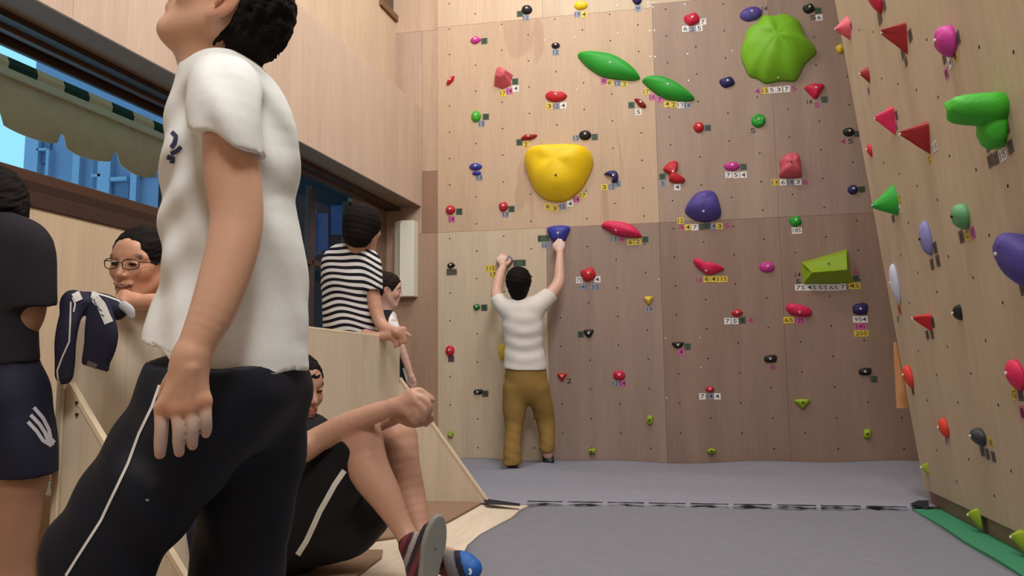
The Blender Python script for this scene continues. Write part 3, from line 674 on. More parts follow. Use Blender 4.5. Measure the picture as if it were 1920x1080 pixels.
def number_tag(pl, px, py, kind, s, w=12, h=12, rot=0):
    wall = wall_back if pl is BK else wall_lean
    P = on_plane(px, py, pl.O, pl.N) + pl.N * .0008
    sc = depth(P) / FPX; W, H = w * sc, h * sc
    a = math.radians(rot); U = pl.U * math.cos(a) + pl.V * math.sin(a); V_ = -pl.U * math.sin(a) + pl.V * math.cos(a)
    Mx = Matrix(((U[0], V_[0], pl.N[0], P[0]), (U[1], V_[1], pl.N[1], P[1]), (U[2], V_[2], pl.N[2], P[2]), (0, 0, 0, 1)))
    j = (random.random() - .5) * .08 * H
    th = .0008 if TC[kind][0] else .0001
    if TC[kind][0]:
        o = meshobj('number_tag', [(-W / 2, -H / 2 + j, 0), (W / 2, -H / 2, 0), (W / 2, H / 2 + j, 0), (-W / 2, H / 2, 0), (-W / 2, -H / 2 + j, th), (W / 2, -H / 2, th), (W / 2, H / 2 + j, th), (-W / 2, H / 2, th)],
                    [[4, 5, 6, 7], [0, 1, 5, 4], [1, 2, 6, 5], [2, 3, 7, 6], [3, 0, 4, 7]], TM[kind][0], wall)
        o.matrix_world = Mx
        if s:
            t = bpy.data.objects.new('digits', text_mesh(s, TM[kind][1], kind)); link(t, o); t.location = (0, 0, th + .0003); n_ = len(s)
            t.scale = (W * min(.82, .36 + .24 * n_), H * .66, .02)
        o['label'] = '%s tape tag%s' % (CN[kind], (' reading ' + s) if s else ' with faded writing')
    else:
        o = bpy.data.objects.new('number_mark', text_mesh(s, TM[kind][1], kind)); link(o, wall)
        o.matrix_world = Mx @ Matrix.Diagonal((W * .8, H * .8, .02, 1)); o['label'] = 'handwritten number %s' % s
    return o
TB = """975 26 g 1;986 33 s 12;1083 27 s 19;1095 27 y 4;1196 16 s 9;908 77 g 1;1042 98 s 12;966 153 g 1;967 166 w 4;955 171 p 14;943 175 y 17;1030 199 y 3;1043 199 s 12;1056 198 w 4
1132 152 p 8;1143 155 y 6;1158 156 s 12;1171 157 y 2;1212 172 y 17;1223 182 p 16;1237 187 p 7;1251 195 y 4;1263 196 y 2;1276 197 w 13;1289 198 s 14;1184 197 g 1;1197 210 w 5;1318 41 w 7;1285 54 w 6;1298 55 s 2;1311 53 w 5;1434 16 n 14
1420 171 m 4;1434 170 y 13;1447 169 w 5;1460 168 w 3;1475 167 w 7;1489 166 m 5;1534 20 g 2;1524 33 n 5;1536 33 w 6;911 219 g 1;903 232 s 13;974 267 g 1;986 271 y 2;1080 259 s 13;1115 257 g 2;1327 240 g 1;1412 245 n 5
1518 191 n 14;1546 187 g 2;1532 197 m 5;1608 251 g 2;1581 265 m 4;1595 265 n 5;899 333 s 13;1027 387 y 6;1040 391 y 3;1055 387 s 12;1069 382 w 4;1081 374 p 14;1093 366 y 17;1133 351 y 3;1147 350 s 12;1159 345 s 5
1242 331 g 1;1243 344 s 5;1270 351 w 4;1394 313 g 2;1366 328 w 7;1380 328 w 5;1394 328 w 4;1453 342 y 13;1468 342 w 6;1482 342 s 14;1496 341 w 3;1510 341 m 6;1616 355 g 1
1276 414 y 12;1277 426 m 4;1290 426 y 4;1303 426 w 7;1317 425 g 7;1326 424 g 1;1336 424 s 14;1349 424 y 3;1363 423 m 5;861 397 g 1;847 411 p 14;959 392 g 1;948 402 s 13;1151 449 s 13;1165 449 m 4;1182 454 y 6;1196 453 y 2;1210 449 g 1
1086 525 w 7S;1120 524 w 4;925 515 y 17;1311 525 m 14;1325 523 y 6;1338 523 y 4;1496 515 n 14;1497 528 n 5;1580 538 w 7;1605 510 m 6;1605 522 g 1;1218 580 s 19;1364 602 w 7;1378 602 w 5;1392 601 g 1;1407 601 m 4
908 577 g 1;1089 627 g 1;1289 650 g 2;1277 660 p 4;1449 688 m 6;1639 711 g 2;846 673 b 1;1067 714 n 2;1154 719 s 12;1168 719 p 14;1317 743 w 7;1331 743 s 14;1345 743 w 4;910 738 b 1"""
for t in TB.replace('\n', ';').split(';'):
    x, y, k, s = t.split(); number_tag(BK, float(x), float(y), k, s)
for (x, y, k, s, w_) in ((1019, 447, 'g', '11', 22), (1027, 459, 's', '1212', 24), (974, 493, 'g', '11', 24), (920, 503, 'y', '11S', 18), (1494, 432, 'w', '18S', 18), (847, 510, 'b', '11S4', 20), (1094, 538, 's', '14S', 18), (1116, 538, 's', '5S', 18),
                         (1354, 523, 'y', '11S', 20), (1501, 539, 'w', '7S', 20), (1522, 539, 'w', '4S', 20), (1543, 539, 'w', '5S', 20), (1563, 539, 'w', '6S', 19), (1602, 536, 'y', '4S', 21), (1479, 600, 'y', '6S', 19), (1499, 601, 'p', '12S', 18),
                         (1613, 599, 'w', '9S4', 26), (1614, 612, 'p', '14S', 20), (1615, 625, 'y', '20S', 25)):
    number_tag(BK, x, y, k, s, w_, 12 if k != 's' else 11)
def rtag(px, py, k, s, hp, wf=1.0, rot=0):
    number_tag(RT, px, py, k, s, hp * wf, hp, rot)
for a in ((1650, 32, 'b', '12', 26), (1658, 10, 'b', '1', 20), (1707, 66, 'b', '1', 22), (1693, 100, 'b', '1', 20), (1699, 116, 'b', '2', 16), (1796, 72, 'b', '1', 24), (1771, 110, 'b', '1', 18), (1781, 118, 'w', '14', 22), (1775, 138, 'p', '1', 20),
          (1792, 106, 'y', '1', 18), (1629, 170, 'p', '1', 12), (1681, 216, 'b', '2', 16), (1681, 236, 'p', '2', 14), (1743, 298, 'y', '2', 16), (1753, 275, 'w', '11S', 18, 1.6), (1882, 214, 'b', '1', 24), (1888, 240, 'b', '4', 24), (1895, 275, 'b', '5', 26),
          (1853, 272, 'b', '3', 24), (1866, 262, 'b', '1', 22), (1857, 302, 'b', '1', 24), (1867, 297, 'b', '2', 24), (1881, 290, 'w', '11S', 24, 1.3), (1687, 372, 'y', '7', 14), (1688, 392, 'w', '6', 14), (1675, 410, 'b', '12', 14, 1.2),
          (1754, 465, 'b', '1', 22), (1748, 496, 'b', '2', 20), (1759, 489, 'b', '1', 22), (1803, 444, 'b', '1', 24), (1813, 440, 'y', '12', 22), (1824, 436, 'p', '11S', 22), (1918, 540, 'b', '1', 28), (1687, 580, 'o', '1', 20), (1684, 598, 's', '5S', 12),
          (1749, 604, 'g', '1', 20), (1739, 628, 'b', '1', 17), (1748, 627, 'b', '2', 17), (1712, 733, 'b', '1', 14), (1902, 739, 'y', '1G', 22), (1914, 740, 'b', '1', 24), (1918, 774, 'p', '1', 26), (1775, 826, 's', '5', 12),
          (1858, 830, 'y', '18', 18), (1842, 845, 'b', '11', 20), (1852, 851, 'b', '5S', 20), (1863, 856, 'b', '1', 20), (1596, 48, 'p', '1', 14)):
    rtag(*a)
# ================================================================ SCULPTING (signed distance fields -> one continuous skin)
def unit(v): v = np.array(v, float); return v / (np.linalg.norm(v) + 1e-12)
CR, CU, CF = RW[0], -RW[1], RW[2]            # directions seen as right, up, away in the photograph
class SDF:
    def __init__(s, vox): s.v = vox; s.P = []; s.disp = None; s.cuts = []
    def cone(s, a, b, ra, rb, k=.02, flat=None, op='+'):
        s.P.append(('c', np.array(a, float), np.array(b, float), ra, rb, k, flat, op)); return s
    def chain(s, pts, k=.02, flat=None, op='+'):
        Q = [np.append(np.array(p, float), r) for p, r in pts]
        if len(Q) > 2:
            E = [2 * Q[0] - Q[1]] + Q + [2 * Q[-1] - Q[-2]]; out = []; m = 4
            for i in range(1, len(E) - 2):
                p0, p1, p2, p3 = E[i - 1:i + 3]
                for j in range(m):
                    t = j / m; out.append(.5 * (2 * p1 + (p2 - p0) * t + (2 * p0 - 5 * p1 + 4 * p2 - p3) * t * t + (3 * p1 - p0 - 3 * p2 + p3) * t ** 3))
            out.append(Q[-1]); Q = out
        sub = SDF(s.v)
        for a, b in zip(Q[:-1], Q[1:]): sub.cone(a[:3], b[:3], a[3], b[3], 0.004 if s.v > .004 else 0.0, flat)
        return s.group(sub, k)
    def group(s, sub, k=.02): s.P.append(('g', sub, k)); return s
    def bounds(s):
        lo = np.full(3, 1e9); hi = -lo
        for p in s.P:
            if p[0] == 'c' and p[7] == '+':
                f = max(1, p[6][1]) if p[6] is not None else 1
                for q, r in ((p[1], p[3]), (p[2], p[4])): lo = np.minimum(lo, q - r * f); hi = np.maximum(hi, q + r * f)
            if p[0] == 'e' and p[5] == '+': r = p[2].max(); lo = np.minimum(lo, p[1] - r); hi = np.maximum(hi, p[1] + r)
            if p[0] == 'g': l, h = p[1].bounds(); lo = np.minimum(lo, l); hi = np.maximum(hi, h)
        return lo, hi
    def ell(s, c, r, ax=None, k=.02, op='+'):
        s.P.append(('e', np.array(c, float), np.array(r, float), np.eye(3) if ax is None else np.array(ax, float), k, op)); return s
    def cut(s, p, n): s.P.append(('p', np.array(p, float), unit(n))); return s
    def evalgrid(s, lo, n):
        v = s.v; ax = [lo[i] + v * np.arange(n[i]) for i in range(3)]; hi = lo + v * (np.array(n) - 1)
        D = np.full(n, .05, np.float32)
        def sub(l, h):
            i0 = np.clip(np.floor((l - lo) / v).astype(int), 0, n); i1 = np.clip(np.ceil((h - lo) / v).astype(int) + 1, 0, n)
            sl = tuple(slice(a, b) for a, b in zip(i0, i1))
            X = ax[0][sl[0]][:, None, None]; Y = ax[1][sl[1]][None, :, None]; Z = ax[2][sl[2]][None, None, :]
            return sl, X, Y, Z
        for p in s.P:
            if p[0] == 'p':
                sl, X, Y, Z = sub(lo, hi); d = (X - p[1][0]) * p[2][0] + (Y - p[1][1]) * p[2][1] + (Z - p[1][2]) * p[2][2]
                D = np.maximum(D, d.astype(np.float32)); continue
            if p[0] == 'g':
                l, h = p[1].bounds(); pad = p[2] + 4 * v + .01; i0 = np.clip(np.floor((l - pad - lo) / v).astype(int), 0, n); i1 = np.clip(np.ceil((h + pad - lo) / v).astype(int) + 1, 0, n)
                if (i1 - i0 < 2).any(): continue
                d = p[1].evalgrid(lo + v * i0, tuple(i1 - i0)); sl = tuple(slice(a_, b_) for a_, b_ in zip(i0, i1)); O = D[sl]; k = p[2]
                hh = np.maximum(k - np.abs(O - d), 0) / k if k > 0 else 0; D[sl] = np.minimum(O, d) - hh * hh * k * .25; continue
            if p[0] == 'c':
                _, a, b, ra, rb, k, fl, op = p; f = max(1, fl[1]) if fl is not None else 1
                pad = k + 3 * v + .01; R = max(ra, rb) * f + pad
                sl, X, Y, Z = sub(np.minimum(a, b) - R, np.maximum(a, b) + R)
                ab = b - a; L2 = ab @ ab + 1e-12
                dx, dy, dz = X - a[0], Y - a[1], Z - a[2]
                t = np.clip((dx * ab[0] + dy * ab[1] + dz * ab[2]) / L2, 0, 1)
                qx, qy, qz = dx - t * ab[0], dy - t * ab[1], dz - t * ab[2]
                if fl is not None:
                    nn = unit(fl[0]); c = (qx * nn[0] + qy * nn[1] + qz * nn[2]) * (1 / fl[1] - 1)
                    qx, qy, qz = qx + c * nn[0], qy + c * nn[1], qz + c * nn[2]
                d = np.sqrt(qx * qx + qy * qy + qz * qz) - (ra + (rb - ra) * t)
                if fl is not None and fl[1] < 1: d = d * max(fl[1], .4)
            else:
                _, c, r, A, k, op = p; R = r.max() + k + 3 * v + .01
                sl, X, Y, Z = sub(c - R, c + R); dx, dy, dz = X - c[0], Y - c[1], Z - c[2]
                u = [(dx * A[i][0] + dy * A[i][1] + dz * A[i][2]) for i in range(3)]
                k0 = np.sqrt(sum((u[i] / r[i]) ** 2 for i in range(3))); k1 = np.sqrt(sum((u[i] / r[i] ** 2) ** 2 for i in range(3))) + 1e-9
                d = k0 * (k0 - 1) / k1
            d = d.astype(np.float32); O = D[sl]
            if op == '+':
                h = np.maximum(k - np.abs(O - d), 0) / k if k > 0 else 0; D[sl] = np.minimum(O, d) - h * h * k * .25
            else:
                nd = -d; h = np.maximum(k - np.abs(O - nd), 0) / k if k > 0 else 0; D[sl] = np.maximum(O, nd) + h * h * k * .25
        return D
    def build(s):
        lo, hi = s.bounds(); v = s.v; lo = lo - .03; hi = hi + .03; n = tuple(np.ceil((hi - lo) / v).astype(int) + 1)
        D = s.evalgrid(lo, n)
        if s.disp is not None:
            ii = np.argwhere(np.abs(D) < .03); Pp = lo + v * ii
            D[ii[:, 0], ii[:, 1], ii[:, 2]] += s.disp(Pp).astype(np.float32)
        # surface nets
        S = D < 0; c = np.zeros(np.array(n) - 1, np.int8)
        for i in (0, 1):
            for j in (0, 1):
                for k in (0, 1): c += S[i:n[0] - 1 + i, j:n[1] - 1 + j, k:n[2] - 1 + k]
        cells = np.argwhere((c > 0) & (c < 8)); idx = -np.ones(c.shape, np.int32); idx[tuple(cells.T)] = np.arange(len(cells))
        acc = np.zeros((len(cells), 3)); cnt = np.zeros(len(cells))
        C8 = {(i, j, k): D[cells[:, 0] + i, cells[:, 1] + j, cells[:, 2] + k] for i in (0, 1) for j in (0, 1) for k in (0, 1)}
        for a in C8:
            for m in range(3):
                if a[m] == 0:
                    b = list(a); b[m] = 1; b = tuple(b); va, vb = C8[a], C8[b]; msk = (va < 0) != (vb < 0)
                    t = np.where(msk, va / np.where(msk, va - vb, 1), 0)
                    q = np.array(a, float)[None, :].repeat(len(cells), 0); q[:, m] += t
                    acc[msk] += q[msk]; cnt[msk] += 1
        V = lo + v * (cells + acc / cnt[:, None])
        F = []
        for m in range(3):
            o1, o2 = [(1, 2), (2, 0), (0, 1)][m]
            A = [slice(0, n[i]) for i in range(3)]; Bs = list(A); A[m] = slice(0, n[m] - 1); Bs[m] = slice(1, n[m])
            e = S[tuple(A)] != S[tuple(Bs)]; E_ = np.argwhere(e); E_ = E_[(E_[:, o1] > 0) & (E_[:, o2] > 0) & (E_[:, o1] < n[o1] - 1) & (E_[:, o2] < n[o2] - 1)]
            def g(d1, d2): q = E_.copy(); q[:, o1] -= d1; q[:, o2] -= d2; return idx[tuple(q.T)]
            f = np.stack([g(0, 0), g(1, 0), g(1, 1), g(0, 1)], 1); inside = S[tuple(E_.T)]
            f[~inside] = f[~inside][:, ::-1]; F.append(f)
        F = np.concatenate(F); F = F[(F >= 0).all(1)]
        return V, F
def sdfobj(name, s, mat, parent=None, col=(200, 200, 200), st=None, smooth=2, label=None):
    V = None
    for q in (s if isinstance(s, (list, tuple)) else [s]):
        v1, f1 = q.build()
        if V is None: V, F = v1, f1
        else: F = np.concatenate([F, f1 + len(V)]); V = np.concatenate([V, v1])
    for _ in range(smooth):       # a light Laplacian pass takes the voxel steps off
        acc = np.zeros_like(V); cnt = np.zeros(len(V))
        for a, b in ((0, 1), (1, 2), (2, 3), (3, 0)):
            np.add.at(acc, F[:, a], V[F[:, b]]); np.add.at(cnt, F[:, a], 1); np.add.at(acc, F[:, b], V[F[:, a]]); np.add.at(cnt, F[:, b], 1)
        V = V * .5 + .5 * acc / np.maximum(cnt, 1)[:, None]
    me = bpy.data.meshes.new(name); org = np.array(parent.location) if parent is not None else np.zeros(3)
    me.vertices.add(len(V)); me.vertices.foreach_set('co', (V - org).ravel().astype(np.float32))
    me.loops.add(F.size); me.loops.foreach_set('vertex_index', F.ravel().astype(np.int32))
    me.polygons.add(len(F)); me.polygons.foreach_set('loop_start', np.arange(0, F.size, 4, dtype=np.int32))
    me.update(calc_edges=True); me.validate()
    me.shade_smooth(); me.materials.append(mat)
    at = me.attributes.new('Col', 'FLOAT_COLOR', 'POINT')
    c = col(V) if callable(col) else np.tile(np.array(col, float), (len(V), 1))
    c = c / 255.0; c = np.where(c <= .04045, c / 12.92, ((np.maximum(c, 0) + .055) / 1.055) ** 2.4)
    at.data.foreach_set('color', np.concatenate([c, np.ones((len(V), 1))], 1).ravel().astype(np.float32))
    if st is not None:
        a2 = me.attributes.new('st', 'FLOAT', 'POINT'); a2.data.foreach_set('value', st(V).astype(np.float32))
    o = link(bpy.data.objects.new(name, me), parent); o['_'] = 0; del o['_']
    if label: o['label'] = label
    o_bvh[o.name] = (BVHTree.FromPolygons([tuple(v) for v in V.tolist()], F.tolist()) if len(V) < 400000 else None)
    return o
o_bvh = {}
def hit(o, px, py):
    h = o_bvh[o.name].ray_cast(Vector(CAM), Vector(ray(px, py)).normalized())
    return (np.array(h[0]), np.array(h[1])) if h[0] is not None else None
def decal(name, o, pts, wpx, mat, parent, off=.0015, step=4, label=None):
    """cloth stripe or print lying on a sculpted surface along points seen in the photo"""
    P = []
    for (x0, y0), (x1, y1) in zip(pts[:-1], pts[1:]):
        n = max(1, int(math.hypot(x1 - x0, y1 - y0) / step)); P += [(x0 + (x1 - x0) * i / n, y0 + (y1 - y0) * i / n) for i in range(n)]
    P.append(pts[-1]); V = []; F = []; prev = None
    for i, (x, y) in enumerate(P):
        a = P[max(0, i - 1)]; b = P[min(len(P) - 1, i + 1)]; tx, ty = b[0] - a[0], b[1] - a[1]; l = math.hypot(tx, ty) + 1e-9
        nx, ny = -ty / l, tx / l; row = []
        for q in (-.5, -.17, .17, .5):
            h = hit(o, x + nx * wpx * q, y + ny * wpx * q)
            if h is None: row = None; break
            row.append(h[0] + h[1] * off)
        if row is None: prev = None; continue
        i0 = len(V); V += row
        if prev is not None and np.linalg.norm(V[prev] - row[0]) < .08:
            for k in range(3): F.append([prev + k, prev + k + 1, i0 + k + 1, i0 + k])
        prev = i0
    if not F: return None
    org = np.array(parent.location) if parent is not None and parent.type == 'EMPTY' else np.zeros(3)
    q = parent
    while q is not None and q.type != 'EMPTY': q = q.parent
    org = np.array(q.location) if q is not None else np.zeros(3)
    ob = meshobj(name, [v - org for v in V], F, mat, parent, True)
    if label: ob['label'] = label
    return ob
def wav(P, f, ph, seed=0):
    r = np.random.RandomState(seed); out = np.zeros(len(P))
    for i in range(4):
        d = r.normal(size=3); d /= np.linalg.norm(d); out += np.sin(P @ d * f * (1 + .5 * i) + ph + i * 1.7) / (1 + .6 * i)
    return out * .45
def blendcol(V, base, spots):
    """spots: (centre, radius, colour, strength)"""
    c = np.tile(np.array(base, float), (len(V), 1))
    for p, r, cc, s_ in spots:
        d = np.linalg.norm(V - np.array(p), axis=1); w_ = np.clip(1.4 - d / r, 0, 1)[:, None] * s_; c = c * (1 - w_) + np.array(cc) * w_
    return c
SKIN = attr_mat('skin', .42, .35, .10, 140, sss=.06)
CLOTH = attr_mat('cotton', .85, .15, .42, 18); CLOTHS = attr_mat('polyester', .65, .2, .3, 25)
STRIPED = attr_mat('striped_cotton', .85, .15, .25, 35, stripe=(.0345, .52, (30, 30, 40)))
HAIR = attr_mat('hair', .75, .12, .7, 190)
HC_ = (24, 19, 18)
WHITEC = plain('white_cloth', (226, 226, 222), .8); NAVYC = plain('navy_print', (52, 56, 92), .8); REDL = (176, 96, 86)
class Head:
    """frame: F face forward, U up, Lf the person's left; scale 1 = 0.23 m tall"""
    def __init__(s, c, F, U, sc=1.0):
        s.F = unit(F); s.U = unit(np.array(U) - s.F * (np.array(U) @ s.F)); s.L = np.cross(s.U, s.F); s.c = np.array(c, float); s.s = sc; s.back = 0
    def p(s, f, l, u): return s.c + s.s * (s.F * f + s.L * l + s.U * u)
    @property
    def ax(s): return [s.F, s.L, s.U]
    def skull(s, S, smile=False, detail=True):
        q = s.s; A = s.ax
        S.ell(s.p(-.012 + s.back * .7, 0, .033), np.array([.094 - s.back, .073, .080]) * q, A, .02 * q)
        S.ell(s.p(.030, 0, -.012), np.array([.062, .063, .085]) * q, A, .03 * q)
        for d in (1, -1):
            S.cone(s.p(-.005, .056 * d, -.035), s.p(.062, .020 * d, -.094), .018 * q, .017 * q, .03 * q)
            S.ell(s.p(.058, .036 * d, -.020 if not smile else -.014), np.array([.026, .026, .024]) * q, A, .02 * q)
            S.cone(s.p(.080, .012 * d, .030), s.p(.066, .050 * d, .030), .011 * q, .010 * q, .014 * q)
        S.ell(s.p(.072, 0, -.090), np.array([.020, .022, .019]) * q, A, .025 * q)
        S.ell(s.p(.066, 0, .050), np.array([.022, .045, .035]) * q, A, .02 * q)
        if detail:
            for d in (1, -1): S.ell(s.p(.098, .031 * d, .010), np.array([.014, .017, .010]) * q, A, .012 * q, '-')
            for d in (1, -1): S.ell(s.p(.080, .031 * d, .010), np.array([.0125, .016, .009]) * q, A, .005 * q)
        S.cone(s.p(.086, 0, .018), s.p(.106, 0, -.022), .0075 * q, .0105 * q, .012 * q)
        for d in (1, -1): S.ell(s.p(.095, .013 * d, -.026), np.array([.010, .008, .007]) * q, A, .006 * q)
        S.ell(s.p(.080, 0, -.055), np.array([.018, .026, .022]) * q, A, .015 * q)
        if smile:
            S.cone(s.p(.090, -.026, -.050), s.p(.096, 0, -.057), .006 * q, .007 * q, .006 * q); S.cone(s.p(.090, .026, -.050), s.p(.096, 0, -.057), .006 * q, .007 * q, .006 * q)
            S.cone(s.p(.090, -.020, -.066), s.p(.090, .020, -.066), .006 * q, .006 * q, .006 * q)
            S.chain([(s.p(.098, -.024, -.053), .005 * q), (s.p(.104, 0, -.060), .0075 * q), (s.p(.098, .024, -.053), .005 * q)], .003 * q) if False else S.cone(s.p(.103, -.022, -.058), s.p(.103, .022, -.058), .0065 * q, .0065 * q, .003 * q, None, '-')
        else:
            S.cone(s.p(.093, -.018, -.050), s.p(.093, .018, -.050), .0062 * q, .0062 * q, .006 * q)
            S.cone(s.p(.091, -.015, -.062), s.p(.091, .015, -.062), .0068 * q, .0068 * q, .006 * q)
            S.cone(s.p(.102, -.020, -.0555), s.p(.102, .020, -.0555), .0032 * q, .0032 * q, .003 * q, None, '-')
        s.ears(S)
        return S
    def ears(s, S, sides=(1, -1)):
        q = s.s
        for d in sides:
            A = [unit(s.F * 1 - s.L * d * -.35 * -1), unit(s.L + s.F * .35 * d), s.U]
            S.ell(s.p(-.012, .076 * d, .004), np.array([.020, .007, .030]) * q, A, .008 * q)
            S.ell(s.p(-.004, .074 * d, -.026), np.array([.009, .007, .012]) * q, A, .008 * q)
            S.ell(s.p(-.008, .084 * d, .004), np.array([.010, .006, .018]) * q, A, .004 * q, '-')
            S.cone(s.p(-.002, .082 * d, .018), s.p(-.002, .084 * d, -.010), .003 * q, .003 * q, .003 * q)
    def neck(s, S, base, r=.055, rb=.06): S.cone(s.p(-.025, 0, -.05), base, r * s.s, rb * s.s, .03); return S
    def faces(s, base, brow=True, lips=REDL, smile=False):
        q = s.s; sp = []
        for d in (1, -1):
            for l in (.016, .026, .036, .046):
                if brow: sp.append((s.p(.086 - l * .25, l * d, .031 + (.003 if l in (.026, .036) else 0)), .0085 * q, (44, 32, 28), .95))
            for l in (.021, .027, .033, .039): sp.append((s.p(.092, l * d, .008), .006 * q, (34, 24, 22), .95))
            sp.append((s.p(.055, .045 * d, -.022), .03 * q, (190, 110, 88), .25)); sp.append((s.p(-.012, .08 * d, 0), .03 * q, (190, 108, 88), .3))
        if not smile:
            for l in (-.016, -.006, .006, .016): sp.append((s.p(.098, l, -.056), .009 * q, lips, .55))
        else:
            for l in (-.022, -.011, 0, .011, .022): sp.append((s.p(.095 - abs(l) * .2, l, -.049 + abs(l) * .1), .005 * q, lips, .6)); sp.append((s.p(.092, l * .8, -.069 + abs(l) * .3), .006 * q, lips, .7))
        if smile:
            for l in (-.020, -.014, -.007, 0, .007, .014, .020): sp.append((s.p(.093 - abs(l) * .1, l, -.0615 + abs(l) * .15), .0075 * q, (70, 24, 26), 1.0))
            for l in (-.016, -.008, 0, .008, .016): sp.append((s.p(.094, l, -.0580 + abs(l) * .2), .0045 * q, (240, 234, 226), .9))
        return lambda V: blendcol(V, base, sp)
    def hair(s, vox=.0045, grow=.012, front=.075, low=-.03, side=.02, tuft=.004, seed=1, nape=-.06, bangs=0.0):
        """hair cap: grown cranium with the face, ears and neck cut free"""
        S = SDF(vox * s.s); q = s.s; A = s.ax
        S.ell(s.p(-.014, 0, .036), np.array([.094 + grow, .075 + grow, .082 + grow]) * q, A, .02)
        S.ell(s.p(-.045, 0, -.02), np.array([.055 + grow, .060 + grow * .7, .055 - nape * .3]) * q, A, .03 * q)
        S.cut(s.p(0, 0, nape), -s.U - .35 * s.F)
        S.ell(s.p(.100, 0, -.055), np.array([.085, .12, .128 - bangs]) * q, A, .008 * q, '-')       # face opening
        for d in (1, -1): S.ell(s.p(.0, .085 * d, -.022), np.array([.034, .040, .046]) * q, A, .006 * q, '-')
        rs = np.random.RandomState(seed)
        S.disp = lambda P: tuft * (wav(P, 210, 0, seed) + .7 * wav(P, 420, 1, seed + 3))
        return S
def bodyroot(name_label, loc):
    r = empty('person', loc); tag(r, name_label, 'person', None); return r
def MP(pts):            # [(px, py, d, rpx)] -> [(point, radius)]
    return [(J(x, y, d), r * d / FPX) for x, y, d, r in pts]
def hand(S, wrist, knuck, fingers, thumb=None, kk=.006):
    """wrist (px,py,d,r); knuck list of (px,py,d,r); fingers list of joint lists; thumb joints"""
    w_ = MP([wrist])[0]; kn = MP(knuck)
    for p, r in kn: S.cone(w_[0], p, w_[1] * .66, r * .92, .014)
    for a, b in zip(kn[:-1], kn[1:]): S.cone(a[0], b[0], a[1] * .78, b[1] * .78, .010)
    for f in fingers: S.chain(MP(f), kk * .6)
    if thumb: S.chain(MP(thumb), .012)
# ================================================================ PERSON 1: standing in the foreground, looking up
D1 = 1.52
r1 = bodyroot('standing person in a white T-shirt and black track trousers, head tilted up', tuple(J(450, 700, D1)[:2]) + (-.30,))
SK1 = (206, 162, 136)
h1 = Head(J(443, 28, D1), -CR * .78 + CU * .625, CU * .78 + CR * .625, 1.09)
# ear axis faces the camera: push the head centre half its width away from it
h1.back = .018; S0 = SDF(.0028); h1.skull(S0)
neckb = J(432, 190, D1)
S0.cone(h1.p(.0, 0, -.045), J(418, 175, D1), .054, .058, .03)
S0.cone(h1.p(.03, 0, -.075), J(385, 170, D1), .035, .040, .04)
S = SDF(.0055); S.cone(J(415, 150, D1), neckb, .050, .055, .03)
CX = -CF            # towards the camera
sh = J(440, 200, D1)
S.cone(J(435, 225, D1), J(440, 420, D1), .074, .085, .03, (CF, 1.4)); S.cone(J(440, 420, D1), J(445, 650, D1), .085, .09, .03, (CF, 1.3))
dA_ = D1 - .185
arm1 = MP([(432, 190, D1 - .11, 36), (430, 235, dA_, 47), (434, 310, dA_, 51), (444, 405, dA_ - .01, 48), (432, 480, dA_ - .03, 47), (402, 575, dA_ - .06, 42), (372, 640, dA_ - .08, 34), (357, 680, dA_ - .085, 34)])
S.cone(arm1[0][0], J(436, 260, dA_), .032, .036, .02)
Sm = S; S = SDF(.0026); S.chain(arm1, .02)
dH = dA_ - .09
hand(S, (358, 668, dH, 36), [(308, 764, dH, 17), (332, 764, dH - .005, 18), (356, 762, dH - .004, 18), (380, 752, dH, 17)],
     [[(304, 766, dH, 14.5), (303, 800, dH - .004, 12.8), (301, 832, dH, 12), (300, 851, dH + .004, 10)],
      [(332, 766, dH - .005, 14), (335, 800, dH - .010, 12), (335, 830, dH - .004, 11.3), (336, 848, dH + .004, 9.5)],
      [(358, 764, dH - .004, 13.5), (361, 796, dH - .008, 11.8), (361, 820, dH - .002, 11), (361, 835, dH + .004, 9.5)],
      [(383, 754, dH, 13), (386, 782, dH - .003, 11), (387, 802, dH + .003, 10.5), (386, 813, dH + .008, 9)]],
     [(345, 690, dH + .01, 22), (318, 730, dH + .045, 18), (306, 775, dH + .06, 13), (302, 800, dH + .062, 11)])
for (x, y) in ((307, 762), (332, 758), (356, 758), (380, 750)): S.ell(J(x, y, dH - .004), (.010, .010, .010), None, .008)
for (x0, y0, x1, y1) in ((352, 690, 310, 755), (358, 690, 334, 752), (364, 690, 356, 750)): S.cone(J(x0, y0, dH - .020), J(x1, y1, dH - .012), .004, .004, .010)
SA = S; S = Sm
# far arm, mostly hidden
S.chain(MP([(430, 180, D1 + .13, 45), (400, 330, D1 + .18, 40), (360, 450, D1 + .16, 36), (348, 500, D1 + .10, 28)]), .02)
hand(S, (348, 500, D1 + .10, 28), [(352, 540, D1 + .09, 14), (362, 545, D1 + .10, 14), (372, 545, D1 + .11, 13), (380, 540, D1 + .12, 12)],
     [[(352, 540, D1 + .09, 12), (352, 570, D1 + .09, 10), (358, 590, D1 + .1, 9)], [(362, 545, D1 + .10, 12), (362, 578, D1 + .10, 10), (368, 598, D1 + .11, 9)],
      [(372, 545, D1 + .11, 11), (373, 575, D1 + .11, 10), (378, 592, D1 + .12, 9)], [(380, 540, D1 + .12, 10), (382, 565, D1 + .12, 9), (386, 578, D1 + .13, 8)]], [(345, 515, D1 + .08, 13), (340, 545, D1 + .06, 10), (343, 560, D1 + .06, 9)])
